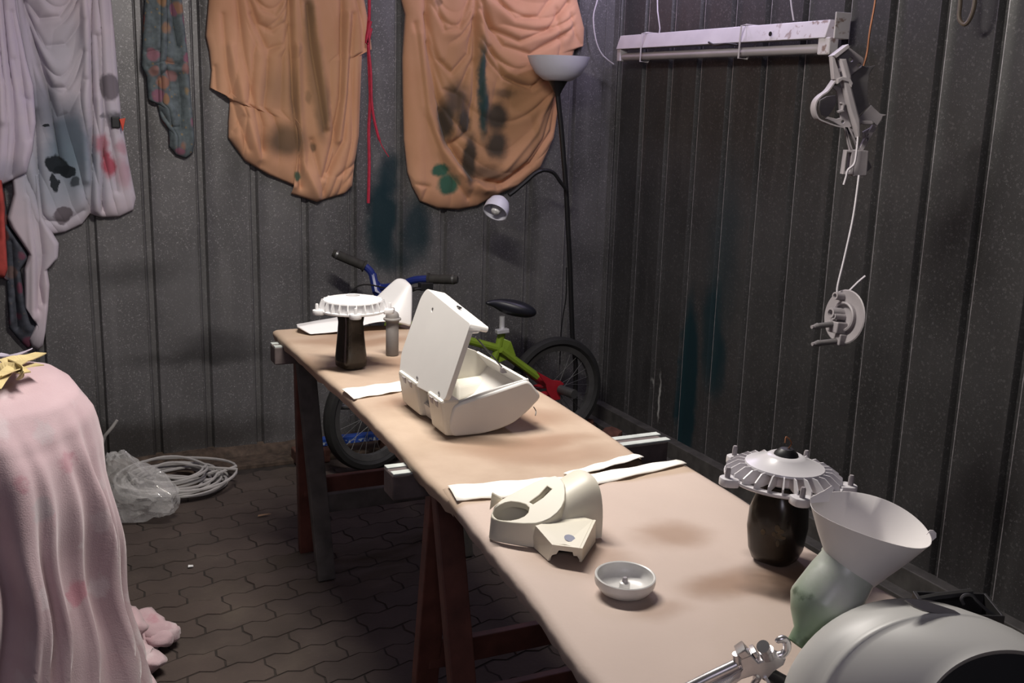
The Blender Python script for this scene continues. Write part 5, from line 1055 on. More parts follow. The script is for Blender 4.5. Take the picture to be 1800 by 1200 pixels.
# barrel: an arched shell running out to the right
secs_o = []
for i in range(11):
    t_ = i / 10; xx = 0.016 + 0.075 * t_; top_ = 0.066 + 0.028 * min(1, t_ * 1.25) ** 0.8 - 0.003 * (1 if t_ > 0.95 else 0); row = []
    yf, yb_ = -0.057, 0.045 + 0.015 * t_
    for wall in (0, 0.004):
        seq = range(25) if wall == 0 else range(24, -1, -1)
        for k in seq:
            a = math.pi * k / 24; ca2, sa2 = math.cos(a), math.sin(a)
            sx_ = math.copysign(abs(ca2) ** 0.75, ca2); sz_ = abs(sa2) ** 0.75
            ym = (yf + yb_) / 2; yr = (yb_ - yf) / 2 - wall
            row.append((xx + 0.004 * sa2, ym - yr * sx_, 0.001 + (top_ - wall) * sz_))
    secs_o.append(row)
obj('barrel', loft(secs_o), M_cream, hs, smooth=True, angle=50)
# spout with open front
sp_t = [Vector((a - HO.x, b - HO.y, 0.041)) for a, b in [(0.7071, 1.3907), (0.745, 1.4048), (0.7806, 1.404), (0.7974, 1.3931), (0.8055, 1.3789)]] + [Vector((a - HO.x, b - HO.y, 0.030)) for a, b in [(0.744, 1.3106), (0.7296, 1.332), (0.71, 1.3376)]]
sp_b = [Vector((a - HO.x, b - HO.y, 0.0)) for a, b in [(0.7089, 1.4071), (0.7485, 1.4127), (0.7841, 1.4069), (0.8018, 1.3974), (0.8098, 1.3837), (0.751, 1.3232), (0.7288, 1.3319), (0.7073, 1.3437)]]
for v in sp_b: v.z = 0.001
def quadshell(a, b, c, d, th):
    n_ = (b - a).cross(d - a).normalized() * th
    return hexa([a, b, c, d, a + n_, b + n_, c + n_, d + n_])
obj('spout_top', loft([[tuple(v) for v in sp_t], [tuple(v + Vector((0, 0, -0.004))) for v in sp_t]]), M_cream, hs, smooth=False, bevel=0.001)
obj('spout_side', quadshell(sp_t[0], sp_t[7], sp_b[7], sp_b[0], 0.004), M_cream, hs)
obj('spout_side', quadshell(sp_t[4], sp_t[5], sp_b[5], sp_b[4], 0.004), M_cream, hs)
fa, fb_, fcn, fdn = sp_t[7], sp_t[5], sp_b[5], sp_b[7]
def fp(u, v): return (fa.lerp(fb_, u)).lerp(fdn.lerp(fcn, u), v)
dpt = Vector((0.02, 0.05, 0)).normalized() * 0.004
def fpoly(uv): return loft([[tuple(fp(u, v)) for u, v in uv], [tuple(fp(u, v) + dpt) for u, v in uv]])
obj('spout_face', fpoly([(0, 0), (1, 0), (1, 0.85), (0.92, 0.60), (0.80, 0.60), (0.76, 0.34), (0.28, 0.30), (0.22, 0.55), (0.10, 0.62), (0, 0.9)]), M_cream, hs)
obj('spout_shade', quadshell(fp(0.05, 0.2) + Vector((0.01, 0.03, 0)), fp(0.95, 0.2) + Vector((0.01, 0.03, 0)), fp(0.95, 0.97) + Vector((0.01, 0.03, 0)), fp(0.05, 0.97) + Vector((0.01, 0.03, 0)), 0.002), M_black, hs)  # black sheet behind the opening paints the shade inside the spout
M_smudge = mat('blue_grey_primer_spot', (0.20, 0.21, 0.28), 0.6, 0, 0.2, 30)
sq_ = Vector(([(0.7437, 1.3436)][0][0] - HO.x, [(0.7437, 1.3436)][0][1] - HO.y, 0))
pl0, pl1, pl2 = sp_t[0], sp_t[4], sp_t[7]; pn = (pl1 - pl0).cross(pl2 - pl0).normalized()
if pn.z < 0: pn = -pn
def onp(x, y, lift=0.0009): return (x, y, pl0.z - (pn.x * (x - pl0.x) + pn.y * (y - pl0.y)) / pn.z + lift)
obj('primer_spot', MB().add([onp(sq_.x + 0.0085 * math.cos(k * math.pi / 8), sq_.y + 0.0095 * math.sin(k * math.pi / 8), 0.0012) for k in range(16)], [tuple(range(16))]), M_smudge, hs, label='blue-grey primer spot')
tb = [Vector((a - HO.x, b - HO.y, 0)) for a, b in [(0.6678, 1.4818)]] + [Vector((a - HO.x, b - HO.y, 0)) for a, b in [(0.6903, 1.4824)]] + [Vector((a - HO.x, b - HO.y, 0)) for a, b in [(0.6672, 1.4738)]]
tz = [0.039, 0.054, 0.071]
obj('tab', loft([[(p.x, p.y, z) for p, z in zip(tb, tz)], [(p.x + 0.003, p.y + 0.004, z) for p, z in zip(tb, tz)]]), M_cream, hs)

# ------------------------------------------------------------------ round cap (bowl) with a post
bw = (0.7641, 1.1979, 0.75)
M_cap = mat('worn_grey_white_plastic', (0.64, 0.63, 0.61), 0.32, 0, 0.10, 25)
t = thing('round_cap', 'shallow grey-white round cap lying open side up with a central post', 'cap', T(bw[0], bw[1] + 0.012, ZT + 0.004) @ R(0.05, 'X'))
obj('shell', lathe([(0.0, 0.0), (0.026, 0.0), (0.037, 0.005), (0.0435, 0.014), (0.0445, 0.018), (0.0445, 0.0265), (0.043, 0.0275), (0.041, 0.0265), (0.0405, 0.019), (0.036, 0.010), (0.024, 0.004), (0.0, 0.003)], 48), M_cap, t, smooth=True, angle=50)
p_ = obj('post', solid([(0.0085, 0.002), (0.0078, 0.015), (0.0050, 0.0165)], 16), M_cap, t, smooth=True)
obj('post_tip', solid([(0.0042, 0.016), (0.004, 0.021), (0.0028, 0.023)], 12), M_greyp, p_, smooth=True)

# ------------------------------------------------------------------ spray gun with green cup and paper strainer
GO = Vector((0.7593, 0.9013, 0.8146))
MG = facing(GO)
gun = thing('spray_gun', 'chrome gravity-feed spray gun in the foreground with a green translucent cup', 'spray gun', MG)
M_gun = mat('polished_chrome', (0.66, 0.64, 0.65), 0.30, 0.9, 0.12, 40)
GD = '1330,1150,1.25'
body = [(-0.0226, -0.0015), (-0.0083, 0.0049), (0.0008, -0.0053), (0.0181, 0.0045), (0.0331, -0.0008), (0.0308, -0.0083), (0.0196, -0.0173), (0.0143, -0.0256), (0.0053, -0.0278), (-0.0038, -0.0233), (-0.0173, -0.0286), (-0.0263, -0.0369), (-0.0324, -0.0414), (-0.0369, -0.0399), (-0.0218, -0.0248), (-0.0173, -0.015)]
obj('gun_body', plate(body, [], 0.018, 0.002, T(0, 0, 0)), M_gun, gun, smooth=True, angle=40)
hd = [(-0.0263, 0.0064), (-0.0173, 0.0139), (-0.009, 0.0049), (-0.0192, -0.0008)]
obj('head_block', plate(hd, [], 0.022, 0.002, T(0, 0, 0.002)), M_gun, gun, smooth=True, angle=40)
nk = [(-0.0256, 0.0038), (-0.0226, -0.0098)]
obj('neck', tube([(nk[0][0], nk[0][1], 0.006), (nk[1][0], nk[1][1], 0.004)], 0.0050, 12), M_gun, gun, smooth=True)
hn = [(-0.0233, -0.0113), (-0.0324, -0.0166), (-0.0519, -0.0278), (-0.067, -0.0369), (-0.0933, -0.0527)]
obj('handle', tube(smooth_path([(a, b, 0.004) for a, b in hn]), [0.0072] * 25, 14), M_gun, gun, smooth=True)
gp = [(-0.0188, -0.0128), (-0.0184, -0.0166), (-0.0263, -0.0248), (-0.0429, -0.0346), (-0.067, -0.0482), (-0.0715, -0.0459), (-0.0497, -0.0331), (-0.0324, -0.0233)]
obj('grip_plate', plate(gp, [], 0.008, 0.002, T(0, 0, 0.007)), M_gun, gun, smooth=True, angle=40)
# short stamped strokes along the grip: worn, unreadable lettering
for k in range(8):
    p0_ = [(-0.0301, -0.0252)][0]; p1_ = [(-0.0444, -0.0335)][0]; u_ = k / 7
    a, b = p0_[0] + (p1_[0] - p0_[0]) * u_, p0_[1] + (p1_[1] - p0_[1]) * u_
    obj('stamped_stroke', box((0, 0, 0), (0.0010, 0.0036, 0.0006)), M_bulb, gun, M=T(a, b, 0.0113) @ R(0.45 * (1 if k % 2 else -1) - 0.2, 'Z'))
kn = [(0.0105, 0.003), (0.0083, 0.0098), (0.0023, 0.0196)]
k_ = obj('fluid_knob', tube([(kn[0][0], kn[0][1], 0.004), (kn[1][0], kn[1][1], 0.008), (kn[1][0], kn[1][1], 0.008), (kn[2][0], kn[2][1], 0.016), ], [0.0062, 0.0056, 0.0066, 0.0078], 20), M_gun, gun, smooth=True)
obj('knob_collar', tube([(kn[0][0] + 0.003, kn[0][1] - 0.004, 0.003), (kn[0][0] - 0.001, kn[0][1] + 0.006, 0.005)], 0.0088, 20), M_gun, k_, smooth=True)
ky = [(-0.0083, 0.0068), (-0.0038, 0.009), (0.0015, 0.003), (-0.0023, -0.0015)]
obj('ratchet_block', plate(ky, [], 0.020, 0.002, T(0, 0, 0.0)), M_gun, gun, smooth=True)
hk = [(0.0256, -0.0008), (0.0308, 0.0015), (0.0346, 0.0068), (0.035, 0.0135), (0.0324, 0.0196), (0.0286, 0.0214), (0.0241, 0.0192), (0.0222, 0.0169)]
obj('hanging_hook', tube(smooth_path([(a, b, 0.0) for a, b in hk], 5), [0.0050] * 12 + [0.0052] * 8 + [0.0046] * 8 + [0.0044, 0.0042, 0.004, 0.0038, 0.0036, 0.0034, 0.003, 0.0022], 12), M_gun, gun, smooth=True)
tr = [(-0.0023, -0.0241), (0.0015, -0.0271), (-0.0023, -0.0339), (-0.0068, -0.0466)]
obj('trigger', tube(smooth_path([(a, b, 0.008) for a, b in tr], 5), 0.0042, 10), M_gun, gun, smooth=True)
tr = [(0.0098, -0.0233), (0.0143, -0.0301), (0.0181, -0.0391)]
obj('needle_rod', tube([(a, b, 0.010) for a, b in tr], 0.0020, 8), M_chrome, gun, smooth=True)
obj('air_valve', tube([(tr[0][0], tr[0][1], -0.004), (tr[2][0] + 0.02, tr[2][1], -0.004)], 0.009, 14), M_black, gun, smooth=True)

c_top = Vector((0.9055, 0.912, 0.9068)); c_bot = Vector((0.8424, 0.9069, 0.8355))
cupax = (c_top - c_bot).normalized(); CL = (c_top - c_bot).length
Mc = axis_frame(c_bot, cupax)
def cup_mat():
    m, nt, b = new_mat('paint_filmed_green_plastic'); v = coord(nt)
    n = noisen(nt, v, 22, 5); n2 = noisen(nt, v, 9, 3)
    c = rampn(nt, n2.outputs[0], [(0.40, (0.60, 0.62, 0.58)), (0.56, (0.44, 0.50, 0.41)), (0.68, (0.17, 0.25, 0.15))])
    sx = nt.nodes.new('ShaderNodeSeparateXYZ'); nt.links.new(v, sx.inputs[0])
    n5 = noisen(nt, v, 48, 5)
    c = mixn(nt, maprange(nt, n5.outputs[0], 0.5, 0.62, 0, 0.55), c, (0.58, 0.62, 0.56))
    low = maprange(nt, sx.outputs[2], 0.050, 0.0, 0, 0.7)
    c = mixn(nt, low, c, (0.13, 0.24, 0.11))
    c = mixn(nt, maprange(nt, n.outputs[0], 0.62, 0.72, 0, 0.7), c, (0.06, 0.10, 0.05))
    nt.links.new(c, b.inputs['Base Color']); b.inputs['Roughness'].default_value = 0.35
    b.inputs['Transmission Weight'].default_value = 0.15
    b.inputs['Subsurface Weight'].default_value = 0.15; b.inputs['Subsurface Radius'].default_value = (0.01, 0.02, 0.01)
    return m
M_cup = cup_mat()
obj('paint_cup', lathe([(0.012, -0.030), (0.014, -0.014), (0.029, 0.002), (0.0405, 0.020), (0.0415, 0.026), (0.0390, 0.065), (0.0365, CL - 0.012), (0.0378, CL - 0.010), (0.0378, CL - 0.004), (0.0362, CL - 0.003), (0.0362, CL), (0.034, CL), (0.034, CL - 0.02), (0.037, 0.04), (0.028, 0.008), (0.0, 0.004)], 40), M_cup, gun, smooth=True, angle=50, M=MG.inverted() @ Mc)
sc0 = Vector((0.9104, 0.909, 0.9042)); sc1 = Vector((0.9187, 0.903, 0.9638))
strn = thing('paint_strainer', 'white paper cone strainer resting in the mouth of the green cup', 'strainer', axis_frame(sc0, sc1 - sc0))
SL = (sc1 - sc0).length
M_paperc = mat('white_card', (0.78, 0.745, 0.73), 0.7, 0, 0.04, 8)
n = 56; rows_o = []; rows_i = []
for z, r in ((-0.020, 0.030), (0.0, 0.0425), (SL * 0.5, 0.060), (SL, 0.0775)):
    rows_o.append([(r * math.cos(2 * math.pi * k / n) * 1.0, r * 0.94 * math.sin(2 * math.pi * k / n), z + (0.004 * math.cos(2 * math.pi * k / n * 2 + 0.6) if z > 0 else 0)) for k in range(n)])
for z, r in ((SL, 0.0767), (SL * 0.5, 0.0592), (0.0, 0.0417), (-0.020, 0.0292)):
    rows_i.append([(r * math.cos(2 * math.pi * k / n), r * 0.94 * math.sin(2 * math.pi * k / n), z + (0.004 * math.cos(2 * math.pi * k / n * 2 + 0.6) if z > 0 else 0)) for k in range(n)])
obj('paper_cone', loft(rows_o + rows_i, caps=False), M_paperc, strn, smooth=True, angle=60)
ms = axis_frame(sc0, sc1 - sc0).inverted()
for nm, pts in (('fold_ear', [(0.8524, 0.9381, 0.9794), (0.8529, 0.9396, 0.9862), (0.8686, 0.9343, 0.9948), (0.8779, 0.9316, 1.0012), (0.8802, 0.9298, 0.9985), (0.8745, 0.9299, 0.9882), (0.8734, 0.9289, 0.9821)]), ('fold_ear', [(0.9786, 0.8704, 0.9467), (0.9827, 0.8697, 0.9516), (0.9865, 0.8679, 0.9517), (0.9895, 0.8657, 0.9484), (0.9891, 0.8645, 0.943), (0.9844, 0.8657, 0.9388)])):
    P_ = [ms @ Vector(p) for p in pts]; dd = ms.to_3x3() @ BACK * 0.0015
    obj(nm, loft([[tuple(p) for p in P_], [tuple(p + dd) for p in P_]]), M_paperc, strn)
M_ink = mat('dark_speck', (0.05, 0.05, 0.05), 0.8)

# ------------------------------------------------------------------ large grey lamp bowl / fender in the foreground
MO = Vector((0.8772, 0.7786, 0.773)); fl_ = Matrix((RIGHT, UP, BACK)).transposed().to_4x4(); fl_.translation = MO
k0 = 1.2 / 1846 / 3.913
M_grey = mat('light_grey_primer', (0.50, 0.495, 0.475), 0.42, 0, 0.04, 5)
fen = thing('grey_fender', 'large light grey rounded scooter fender with raised bead in the near right corner', 'fender', MO)
def ring(cx, cy, rx, ry, dep, n=72):
    s = (1.2 - dep) / 1.2; out = []
    for k in range(n):
        a = 2 * math.pi * k / n
        x = (cx - 980 + rx * math.cos(a)) * k0; y = (950 - cy + ry * math.sin(a)) * k0
        sc_ = (1.2 - dep) / 1.2
        px = (x + (980 / 3.913 + 1340 - 900 - 0) * 0) * (1 - sc_)
        # keep the apparent place while coming nearer
        xo = (MO - Vector((0, 0, 1.4448))).dot(RIGHT); yo = (MO - Vector((0, 0, 1.4448))).dot(UP)
        X_ = (xo + x) * dep / 1.2; Y_ = (yo + y) * dep / 1.2
        w = Vector((0, 0, 1.4448)) + RIGHT * X_ + UP * Y_ - BACK * dep
        w.z = max(w.z, ZT + 0.008 + 0.0002 * (k % 2))
        out.append(tuple(w - MO))
    return out
def dome_depth(rt):
    f = min(1, max(0, (rt - 120) / 366)); return 1.215 - 0.135 * (0.35 * math.sqrt(1 - (1 - 0.86 * f) ** 2) / 0.99 + 0.65 * f ** 0.72)
def dring(cx, cy, rx, ry, lift=0.0): return ring(cx, cy, rx, ry, dome_depth(cy - ry) - lift)
rings = [ring(930, 960, 500, 560, 1.30), ring(950, 955, 740, 760, 1.265), ring(980, 950, 868, 830, 1.215), dring(1000, 951, 884, 828), dring(1040, 954, 900, 820), dring(1100, 957, 906, 800), dring(1170, 960, 900, 778), dring(1228, 962, 886, 756)]
bead = [dring(1236, 962, 884, 752, 0.0006), dring(1256, 962, 882, 744, 0.0014), dring(1276, 962, 880, 735, 0.0014), dring(1284, 962, 877, 730, 0.0)]
front = [dring(1284 + 406 * t_, 962 + 34 * t_, 877 - 268 * t_ ** 1.1, 730 - 196 * t_ ** 1.1) for t_ in (0.1, 0.25, 0.4, 0.55, 0.7, 0.85, 0.95)] + [ring(1690, 1000, 596, 524, 1.0815), ring(1688, 1004, 586, 512, 1.088), ring(1650, 1010, 500, 440, 1.16)]
obj('shell', loft(rings + bead + front, caps=False), M_grey, fen, smooth=True, angle=50)
obj('opening_shade', loft([ring(1686, 1004, 576, 502, 1.096), ring(1500, 1010, 540, 480, 1.21)], caps=True), M_black, fen, smooth=True)  # black liner stands in for the shade within the opening
fp_ = [Vector(p) - MO for p in [(0.8489, 0.7737, 0.9272), (0.8584, 0.7695, 0.9281), (0.8697, 0.7636, 0.9259), (0.8838, 0.7559, 0.9217), (0.8965, 0.7488, 0.9175), (0.9023, 0.7452, 0.9138), (0.9019, 0.7449, 0.9118), (0.8946, 0.7482, 0.9112), (0.8804, 0.7554, 0.9131), (0.8662, 0.7629, 0.9165), (0.8578, 0.7678, 0.9201)]]
obj('dark_flap', loft([[tuple(p) for p in fp_], [tuple(p + BACK * 0.004 + UP * 0.002) for p in fp_]]), M_greypd, fen, label='dark flap at the crown')
sp_ = Vector((0.8665, 0.709, 0.9283)) - MO

# ------------------------------------------------------------------ dark tin behind the fender
TO = Vector((1.0381, 0.8525, 0.8284)); TO.z = ZT + 0.004
tin = thing('dark_tin', 'dark open tin with wire bail at the right edge of the table', 'tin', facing(TO))
M_tin = mat('dark_painted_tin', (0.022, 0.021, 0.021), 0.5, 0.2)
itm = facing(TO).inverted()
tp = [itm @ Vector(p) for p in [(0.9954, 0.8772, 0.8466), (1.0467, 0.8561, 0.8593), (1.0693, 0.8429, 0.8489), (1.0687, 0.8365, 0.8224), (1.0053, 0.8663, 0.8219)]]
zt2 = sum(p.y for p in tp[:3]) / 3
ol = [(-0.055, -0.03), (0.036, -0.03), (0.040, 0.03), (-0.050, 0.03)]
secs = [[(a * 0.94, 0.0, -b * 0.94) for a, b in ol], [(a, zt2 - 0.012, -b) for a, b in ol], [(a * 1.05, zt2 - 0.012, -b * 1.05) for a, b in ol], [(a * 1.05, zt2, -b * 1.05) for a, b in ol], [(a * 0.95, zt2, -b * 0.95) for a, b in ol], [(a * 0.9, 0.004, -b * 0.9) for a, b in ol]]
obj('body', loft(secs), M_tin, tin, bevel=0.002)
bl = [itm @ Vector(p) for p in [(1.0262, 0.8425, 0.857), (1.0242, 0.845, 0.863), (1.027, 0.8448, 0.8675), (1.0328, 0.8424, 0.8689), (1.0375, 0.8397, 0.867), (1.0405, 0.8372, 0.8627), (1.0511, 0.8295, 0.8516), (1.0604, 0.8234, 0.8449), (1.0608, 0.8219, 0.8397), (1.058, 0.8219, 0.8343)]]
obj('wire_bail', tube(smooth_path(bl), 0.0022, 6), M_rim, tin, smooth=True)
rl_ = [itm @ Vector(p) for p in [(1.0035, 0.8948, 0.8417), (1.0273, 0.8849, 0.847), (1.0681, 0.8673, 0.8536)]]
obj('lid_edge', tube(rl_, 0.006, 8), M_tin, tin, smooth=True)

# ------------------------------------------------------------------ pink sheet draped over a tall load at the left
def pink():
    m, nt, b = new_mat('pink_flannel'); v = coord(nt)
    n = noisen(nt, v, 4, 5); n2 = noisen(nt, v, 300, 3)
    c = rampn(nt, n.outputs[0], [(0.35, (0.46, 0.325, 0.35)), (0.65, (0.56, 0.42, 0.445))])
    vo = nt.nodes.new('ShaderNodeTexVoronoi'); vo.inputs['Scale'].default_value = 11; nt.links.new(v, vo.inputs['Vector'])
    nz = noisen(nt, v, 45, 3)
    d = mathn(nt, 'ADD', vo.outputs['Distance'], mathn(nt, 'MULTIPLY', nz.outputs[0], 0.5))
    sep = nt.nodes.new('ShaderNodeSeparateColor'); nt.links.new(vo.outputs['Color'], sep.inputs[0])
    hue = rampn(nt, sep.outputs[0], [(0.0, (0.62, 0.55, 0.56)), (0.45, (0.46, 0.15, 0.20)), (0.62, (0.30, 0.28, 0.30)), (0.85, (0.60, 0.52, 0.54))])
    c = mixn(nt, maprange(nt, d, 0.46, 0.64, 0.6, 0), c, hue)
    nt.links.new(c, b.inputs['Base Color']); b.inputs['Roughness'].default_value = 0.95
    b.inputs['Sheen Weight'].default_value = 0.4; b.inputs['Specular IOR Level'].default_value = 0.1
    bump(nt, b, n2.outputs[0], 0.25, 0.003); return m
M_pink = pink()
PC = Vector((-0.16, 2.50, 0.0))
prof_r = [(0.845, 0.0), (0.843, 0.10), (0.838, 0.16), (0.824, 0.21), (0.795, 0.248), (0.745, 0.275), (0.67, 0.292), (0.58, 0.300), (0.48, 0.305), (0.38, 0.312), (0.28, 0.322), (0.18, 0.334), (0.09, 0.348), (0.03, 0.360), (0.006, 0.372)]
nth = 220; rows = []
rnd = random.Random(3)
foldset = [(a * 2 * math.pi / 34 + rnd.uniform(-0.07, 0.07), rnd.uniform(0.038, 0.062), rnd.uniform(0.35, 1.35)) for a in range(34)]
P2 = []
for i in range(len(prof_r) - 1):
    for k in range(5): t_ = k / 5; P2.append((prof_r[i][0] * (1 - t_) + prof_r[i + 1][0] * t_, prof_r[i][1] * (1 - t_) + prof_r[i + 1][1] * t_))
P2.append(prof_r[-1])
tongues = [(math.atan2(2.77 - PC.y, 0.32 - PC.x), 0.42, 0.13), (math.atan2(2.585 - PC.y, 0.23 - PC.x), 0.22, 0.04)]
for z, r in P2:
    row = []
    drop = min(1, max(0, (0.79 - z) / 0.7)); dr = min(1, drop * 2.2) ** 0.8 * (0.7 + 0.3 * drop)
    for k in range(nth):
        a = 2 * math.pi * k / nth; rr = r
        for fa_, fw_, fh_ in foldset:
            da = (a - fa_ - 0.05 * math.sin(6 * z + fa_) + math.pi) % (2 * math.pi) - math.pi
            rr += 0.050 * dr * fh_ * math.exp(-(da / (fw_ * (0.8 + 0.9 * (1 - drop)))) ** 2)
        rr -= 0.024 * dr
        for ta, tadd, tl_ in tongues:
            da = (a - ta + math.pi) % (2 * math.pi) - math.pi
            if z < tadd: rr += tl_ * ((tadd - z) / tadd) ** 1.6 * math.exp(-(da / 0.15) ** 2)
        wob = 0.006 * math.sin(5 * a + 20 * z) * (1 if z < 0.8 else 0)
        zz = z + (0.012 * math.sin(9 * a) * (0.3 if z < 0.05 else 0)) + 0.008 * math.sin(3 * a + 1) * (1 if z > 0.7 else 0)
        row.append((rr * math.cos(a) * 1.0 + wob, rr * math.sin(a) * 1.0, max(zz, 0.004)))
    rows.append(row)
pk = thing('draped_load', 'tall rounded load under a pink flowered flannel sheet at the left edge', 'covered load', PC)
obj('pink_sheet', loft(rows[1:], caps=False).add([(0, 0, 0.846)], []), M_pink, pk, smooth=True, angle=180)
top = MB().add([(0, 0, 0.847)] + rows[1], [(0, 1 + k, 1 + (k + 1) % nth) for k in range(nth)])
obj('sheet_crown', top, M_pink, pk, smooth=True)
# bunched hem folds lying on the floor
def hem(px_pts, rad, flat, name):
    P_ = smooth_path(px_pts, 6); n_ = len(P_)
    secs = []
    for i, p in enumerate(P_):
        t_ = i / (n_ - 1); r_ = rad * (0.55 + 0.45 * math.sin(math.pi * min(1, t_ * 0.8 + 0.15))) * (1 if t_ < 0.92 else 0.6)
        d_ = (P_[min(i + 1, n_ - 1)] - P_[max(i - 1, 0)]).normalized(); s_v = d_.cross(Vector((0, 0, 1)))
        s_v = s_v.normalized() if s_v.length > 0.01 else Vector((0, -1, 0)); u_v = s_v.cross(d_)
        row = []
        for k in range(14):
            a = 2 * math.pi * k / 14; q_ = r_ * (1 + 0.16 * math.sin(3 * a + 5 * t_) + 0.08 * math.sin(5 * a - 9 * t_))
            w_v = p + s_v * math.cos(a) * q_ + u_v * math.sin(a) * q_ * flat; w_v.z = max(w_v.z, 0.003); row.append(tuple(w_v - PC))
        secs.append(row)
    return obj(name, loft(secs), M_pink, pk, smooth=True, angle=180)
g = lambda x, y, z: Vector((x, y, z))
hem([Vector(p) for p in [(0.2241, 2.7804, 0.07)]] + [Vector(p) for p in [(0.2517, 2.7211, 0.05)]] + [Vector(p) for p in [(0.2847, 2.7079, 0.04), (0.3143, 2.7094, 0.04)]], 0.036, 0.72, 'hem_fold')
hem([Vector(p) for p in [(0.2347, 2.7047, 0.035), (0.2643, 2.6862, 0.035), (0.2922, 2.6882, 0.035)]], 0.026, 0.8, 'hem_fold')
hem([Vector(p) for p in [(0.1844, 2.744, 0.1), (0.1964, 2.6617, 0.1), (0.2066, 2.6251, 0.1)]], 0.030, 0.8, 'hem_fold')
hem([Vector(p) for p in [(0.1622, 2.6308, 0.055), (0.1924, 2.5877, 0.055)]] + [Vector(p) for p in [(0.2212, 2.5804, 0.04), (0.2278, 2.5417, 0.04)]], 0.040, 0.7, 'hem_fold')
hem([Vector(p) for p in [(0.1503, 2.5532, 0.035), (0.1779, 2.5188, 0.035), (0.1952, 2.4666, 0.035), (0.1827, 2.4225, 0.035)]], 0.034, 0.75, 'hem_fold')

# crumpled masking tape on top of the pink sheet
M_tape = mat('yellow_masking_tape', (0.56, 0.45, 0.22), 0.7, 0, 0.15, 30)
M_tapeg = mat('grey_cloth_strip', (0.42, 0.38, 0.46), 0.8)
tt = Vector((-0.031, 2.6332, 0.8081)); 
tap = thing('crumpled_tape', 'crumpled bundle of yellow masking tape lying on the pink sheet', 'tape', (tt.x, tt.y, 0.855))
def ribbon(pts, w, twist):
    P_ = smooth_path(pts, 5); secs = []
    for i, p in enumerate(P_):
        a = twist * i / len(P_); d_ = (P_[min(i + 1, len(P_) - 1)] - P_[max(i - 1, 0)]).normalized()
        s_v = d_.cross(Vector((0, 0, 1))).normalized(); u_v = s_v.cross(d_); wv_ = s_v * math.cos(a) + u_v * math.sin(a); nn = d_.cross(wv_) * 0.0012
        secs.append([tuple(p - wv_ * w / 2 - nn), tuple(p + wv_ * w / 2 - nn), tuple(p + wv_ * w / 2 + nn), tuple(p - wv_ * w / 2 + nn)])
    return loft(secs)
TT = Vector((tt.x, tt.y, 0.855))
for pts, w, tw in (([(0.0216, 2.5413, 0.866), (-0.0047, 2.5041, 0.866), (-0.03, 2.4902, 0.866), (-0.0558, 2.4553, 0.866)], 0.026, 0.9), ([(0.0168, 2.4311, 0.866), (-0.0116, 2.4089, 0.866), (-0.0391, 2.3721, 0.866), (-0.0654, 2.3174, 0.866)], 0.028, -0.8), ([(-0.0121, 2.363, 0.866), (-0.0391, 2.4233, 0.866), (-0.0665, 2.4169, 0.866)], 0.022, 1.8), ([(-0.0448, 2.5174, 0.866), (-0.0279, 2.446, 0.866), (-0.0174, 2.3799, 0.866), (-0.0231, 2.3418, 0.866)], 0.024, 2.4), ([(-0.0165, 2.4747, 0.866), (-0.0446, 2.3993, 0.866), (-0.0679, 2.2624, 0.866)], 0.022, 0.6)):
    obj('tape_strip', ribbon([Vector(p) - TT for p in pts], w, tw), M_tape, tap, bevel=0.0)
o = obj('cloth_strip', ribbon([Vector(p) for p in [(-0.0708, 2.5311, 0.87), (-0.0445, 2.5168, 0.87), (-0.0214, 2.5378, 0.87), (-0.0062, 2.5503, 0.87)]], 0.04, 0.5), M_tapeg)
tag(o, 'grey-lilac rag strip behind the yellow tape on the pink sheet', 'rag')

# ------------------------------------------------------------------ floor items at the left: bag, cable coil, stick, chip
def bagmat():
    m, nt, b = new_mat('clear_crumpled_plastic'); v = coord(nt)
    n = noisen(nt, v, 26, 5)
    nt.links.new(rampn(nt, n.outputs[0], [(0.3, (0.62, 0.61, 0.61)), (0.7, (0.85, 0.84, 0.83))]), b.inputs['Base Color'])
    b.inputs['Alpha'].default_value = 0.36; b.inputs['Roughness'].default_value = 0.12; b.inputs['Coat Weight'].default_value = 0.6; b.inputs['Transmission Weight'].default_value = 0.1; b.inputs['IOR'].default_value = 1.15
    bump(nt, b, noisen(nt, v, 60, 4).outputs[0], 0.35, 0.01); return m
bo = Vector(([(0.2995, 3.6279)][0][0], [(0.2995, 3.6279)][0][1] + 0.0, 0))
def bag_mesh():
    bm = bmesh.new(); bmesh.ops.create_icosphere(bm, subdivisions=4, radius=1.0)
    from mathutils import noise
    rb_ = random.Random(4); cells_ = [Vector((rb_.gauss(0, 1), rb_.gauss(0, 1), rb_.gauss(0, 1))).normalized() for _ in range(46)]
    for v in bm.verts:
        c = v.co.copy(); near_ = sorted((c - q_).length for q_ in cells_)[:2]
        f = 0.92 + 0.22 * noise.noise(c * 1.7 + Vector((3, 1, 7))) - 0.55 * max(0, 0.10 - (near_[1] - near_[0])) + 0.10 * noise.noise(c * 5.0)
        x_, y_, z_ = c.x * 0.150 * f, c.y * 0.080 * f, c.z * 0.125 * f
        if c.z > 0: x_ *= 1 - 0.42 * c.z; x_ -= 0.060 * c.z ** 1.3; z_ *= 1.25
        elif c.x > 0.3: x_ *= 1.1
        v.co = Vector((x_, y_, max(z_ + 0.108, 0.004)))
    mb = MB().add([tuple(v.co) for v in bm.verts], [tuple(w.index for w in f.verts) for f in bm.faces]); bm.free(); return mb
o = obj('plastic_bag', bag_mesh(), bagmat(), smooth=True, angle=14, M=T(bo.x, bo.y, 0) @ R(-0.42, 'Z'))
tag(o, 'crumpled clear plastic bag on the floor beside the pink sheet', 'bag')
M_cable = mat('grey_white_cable', (0.40, 0.385, 0.375), 0.5, 0, 0.08, 20)
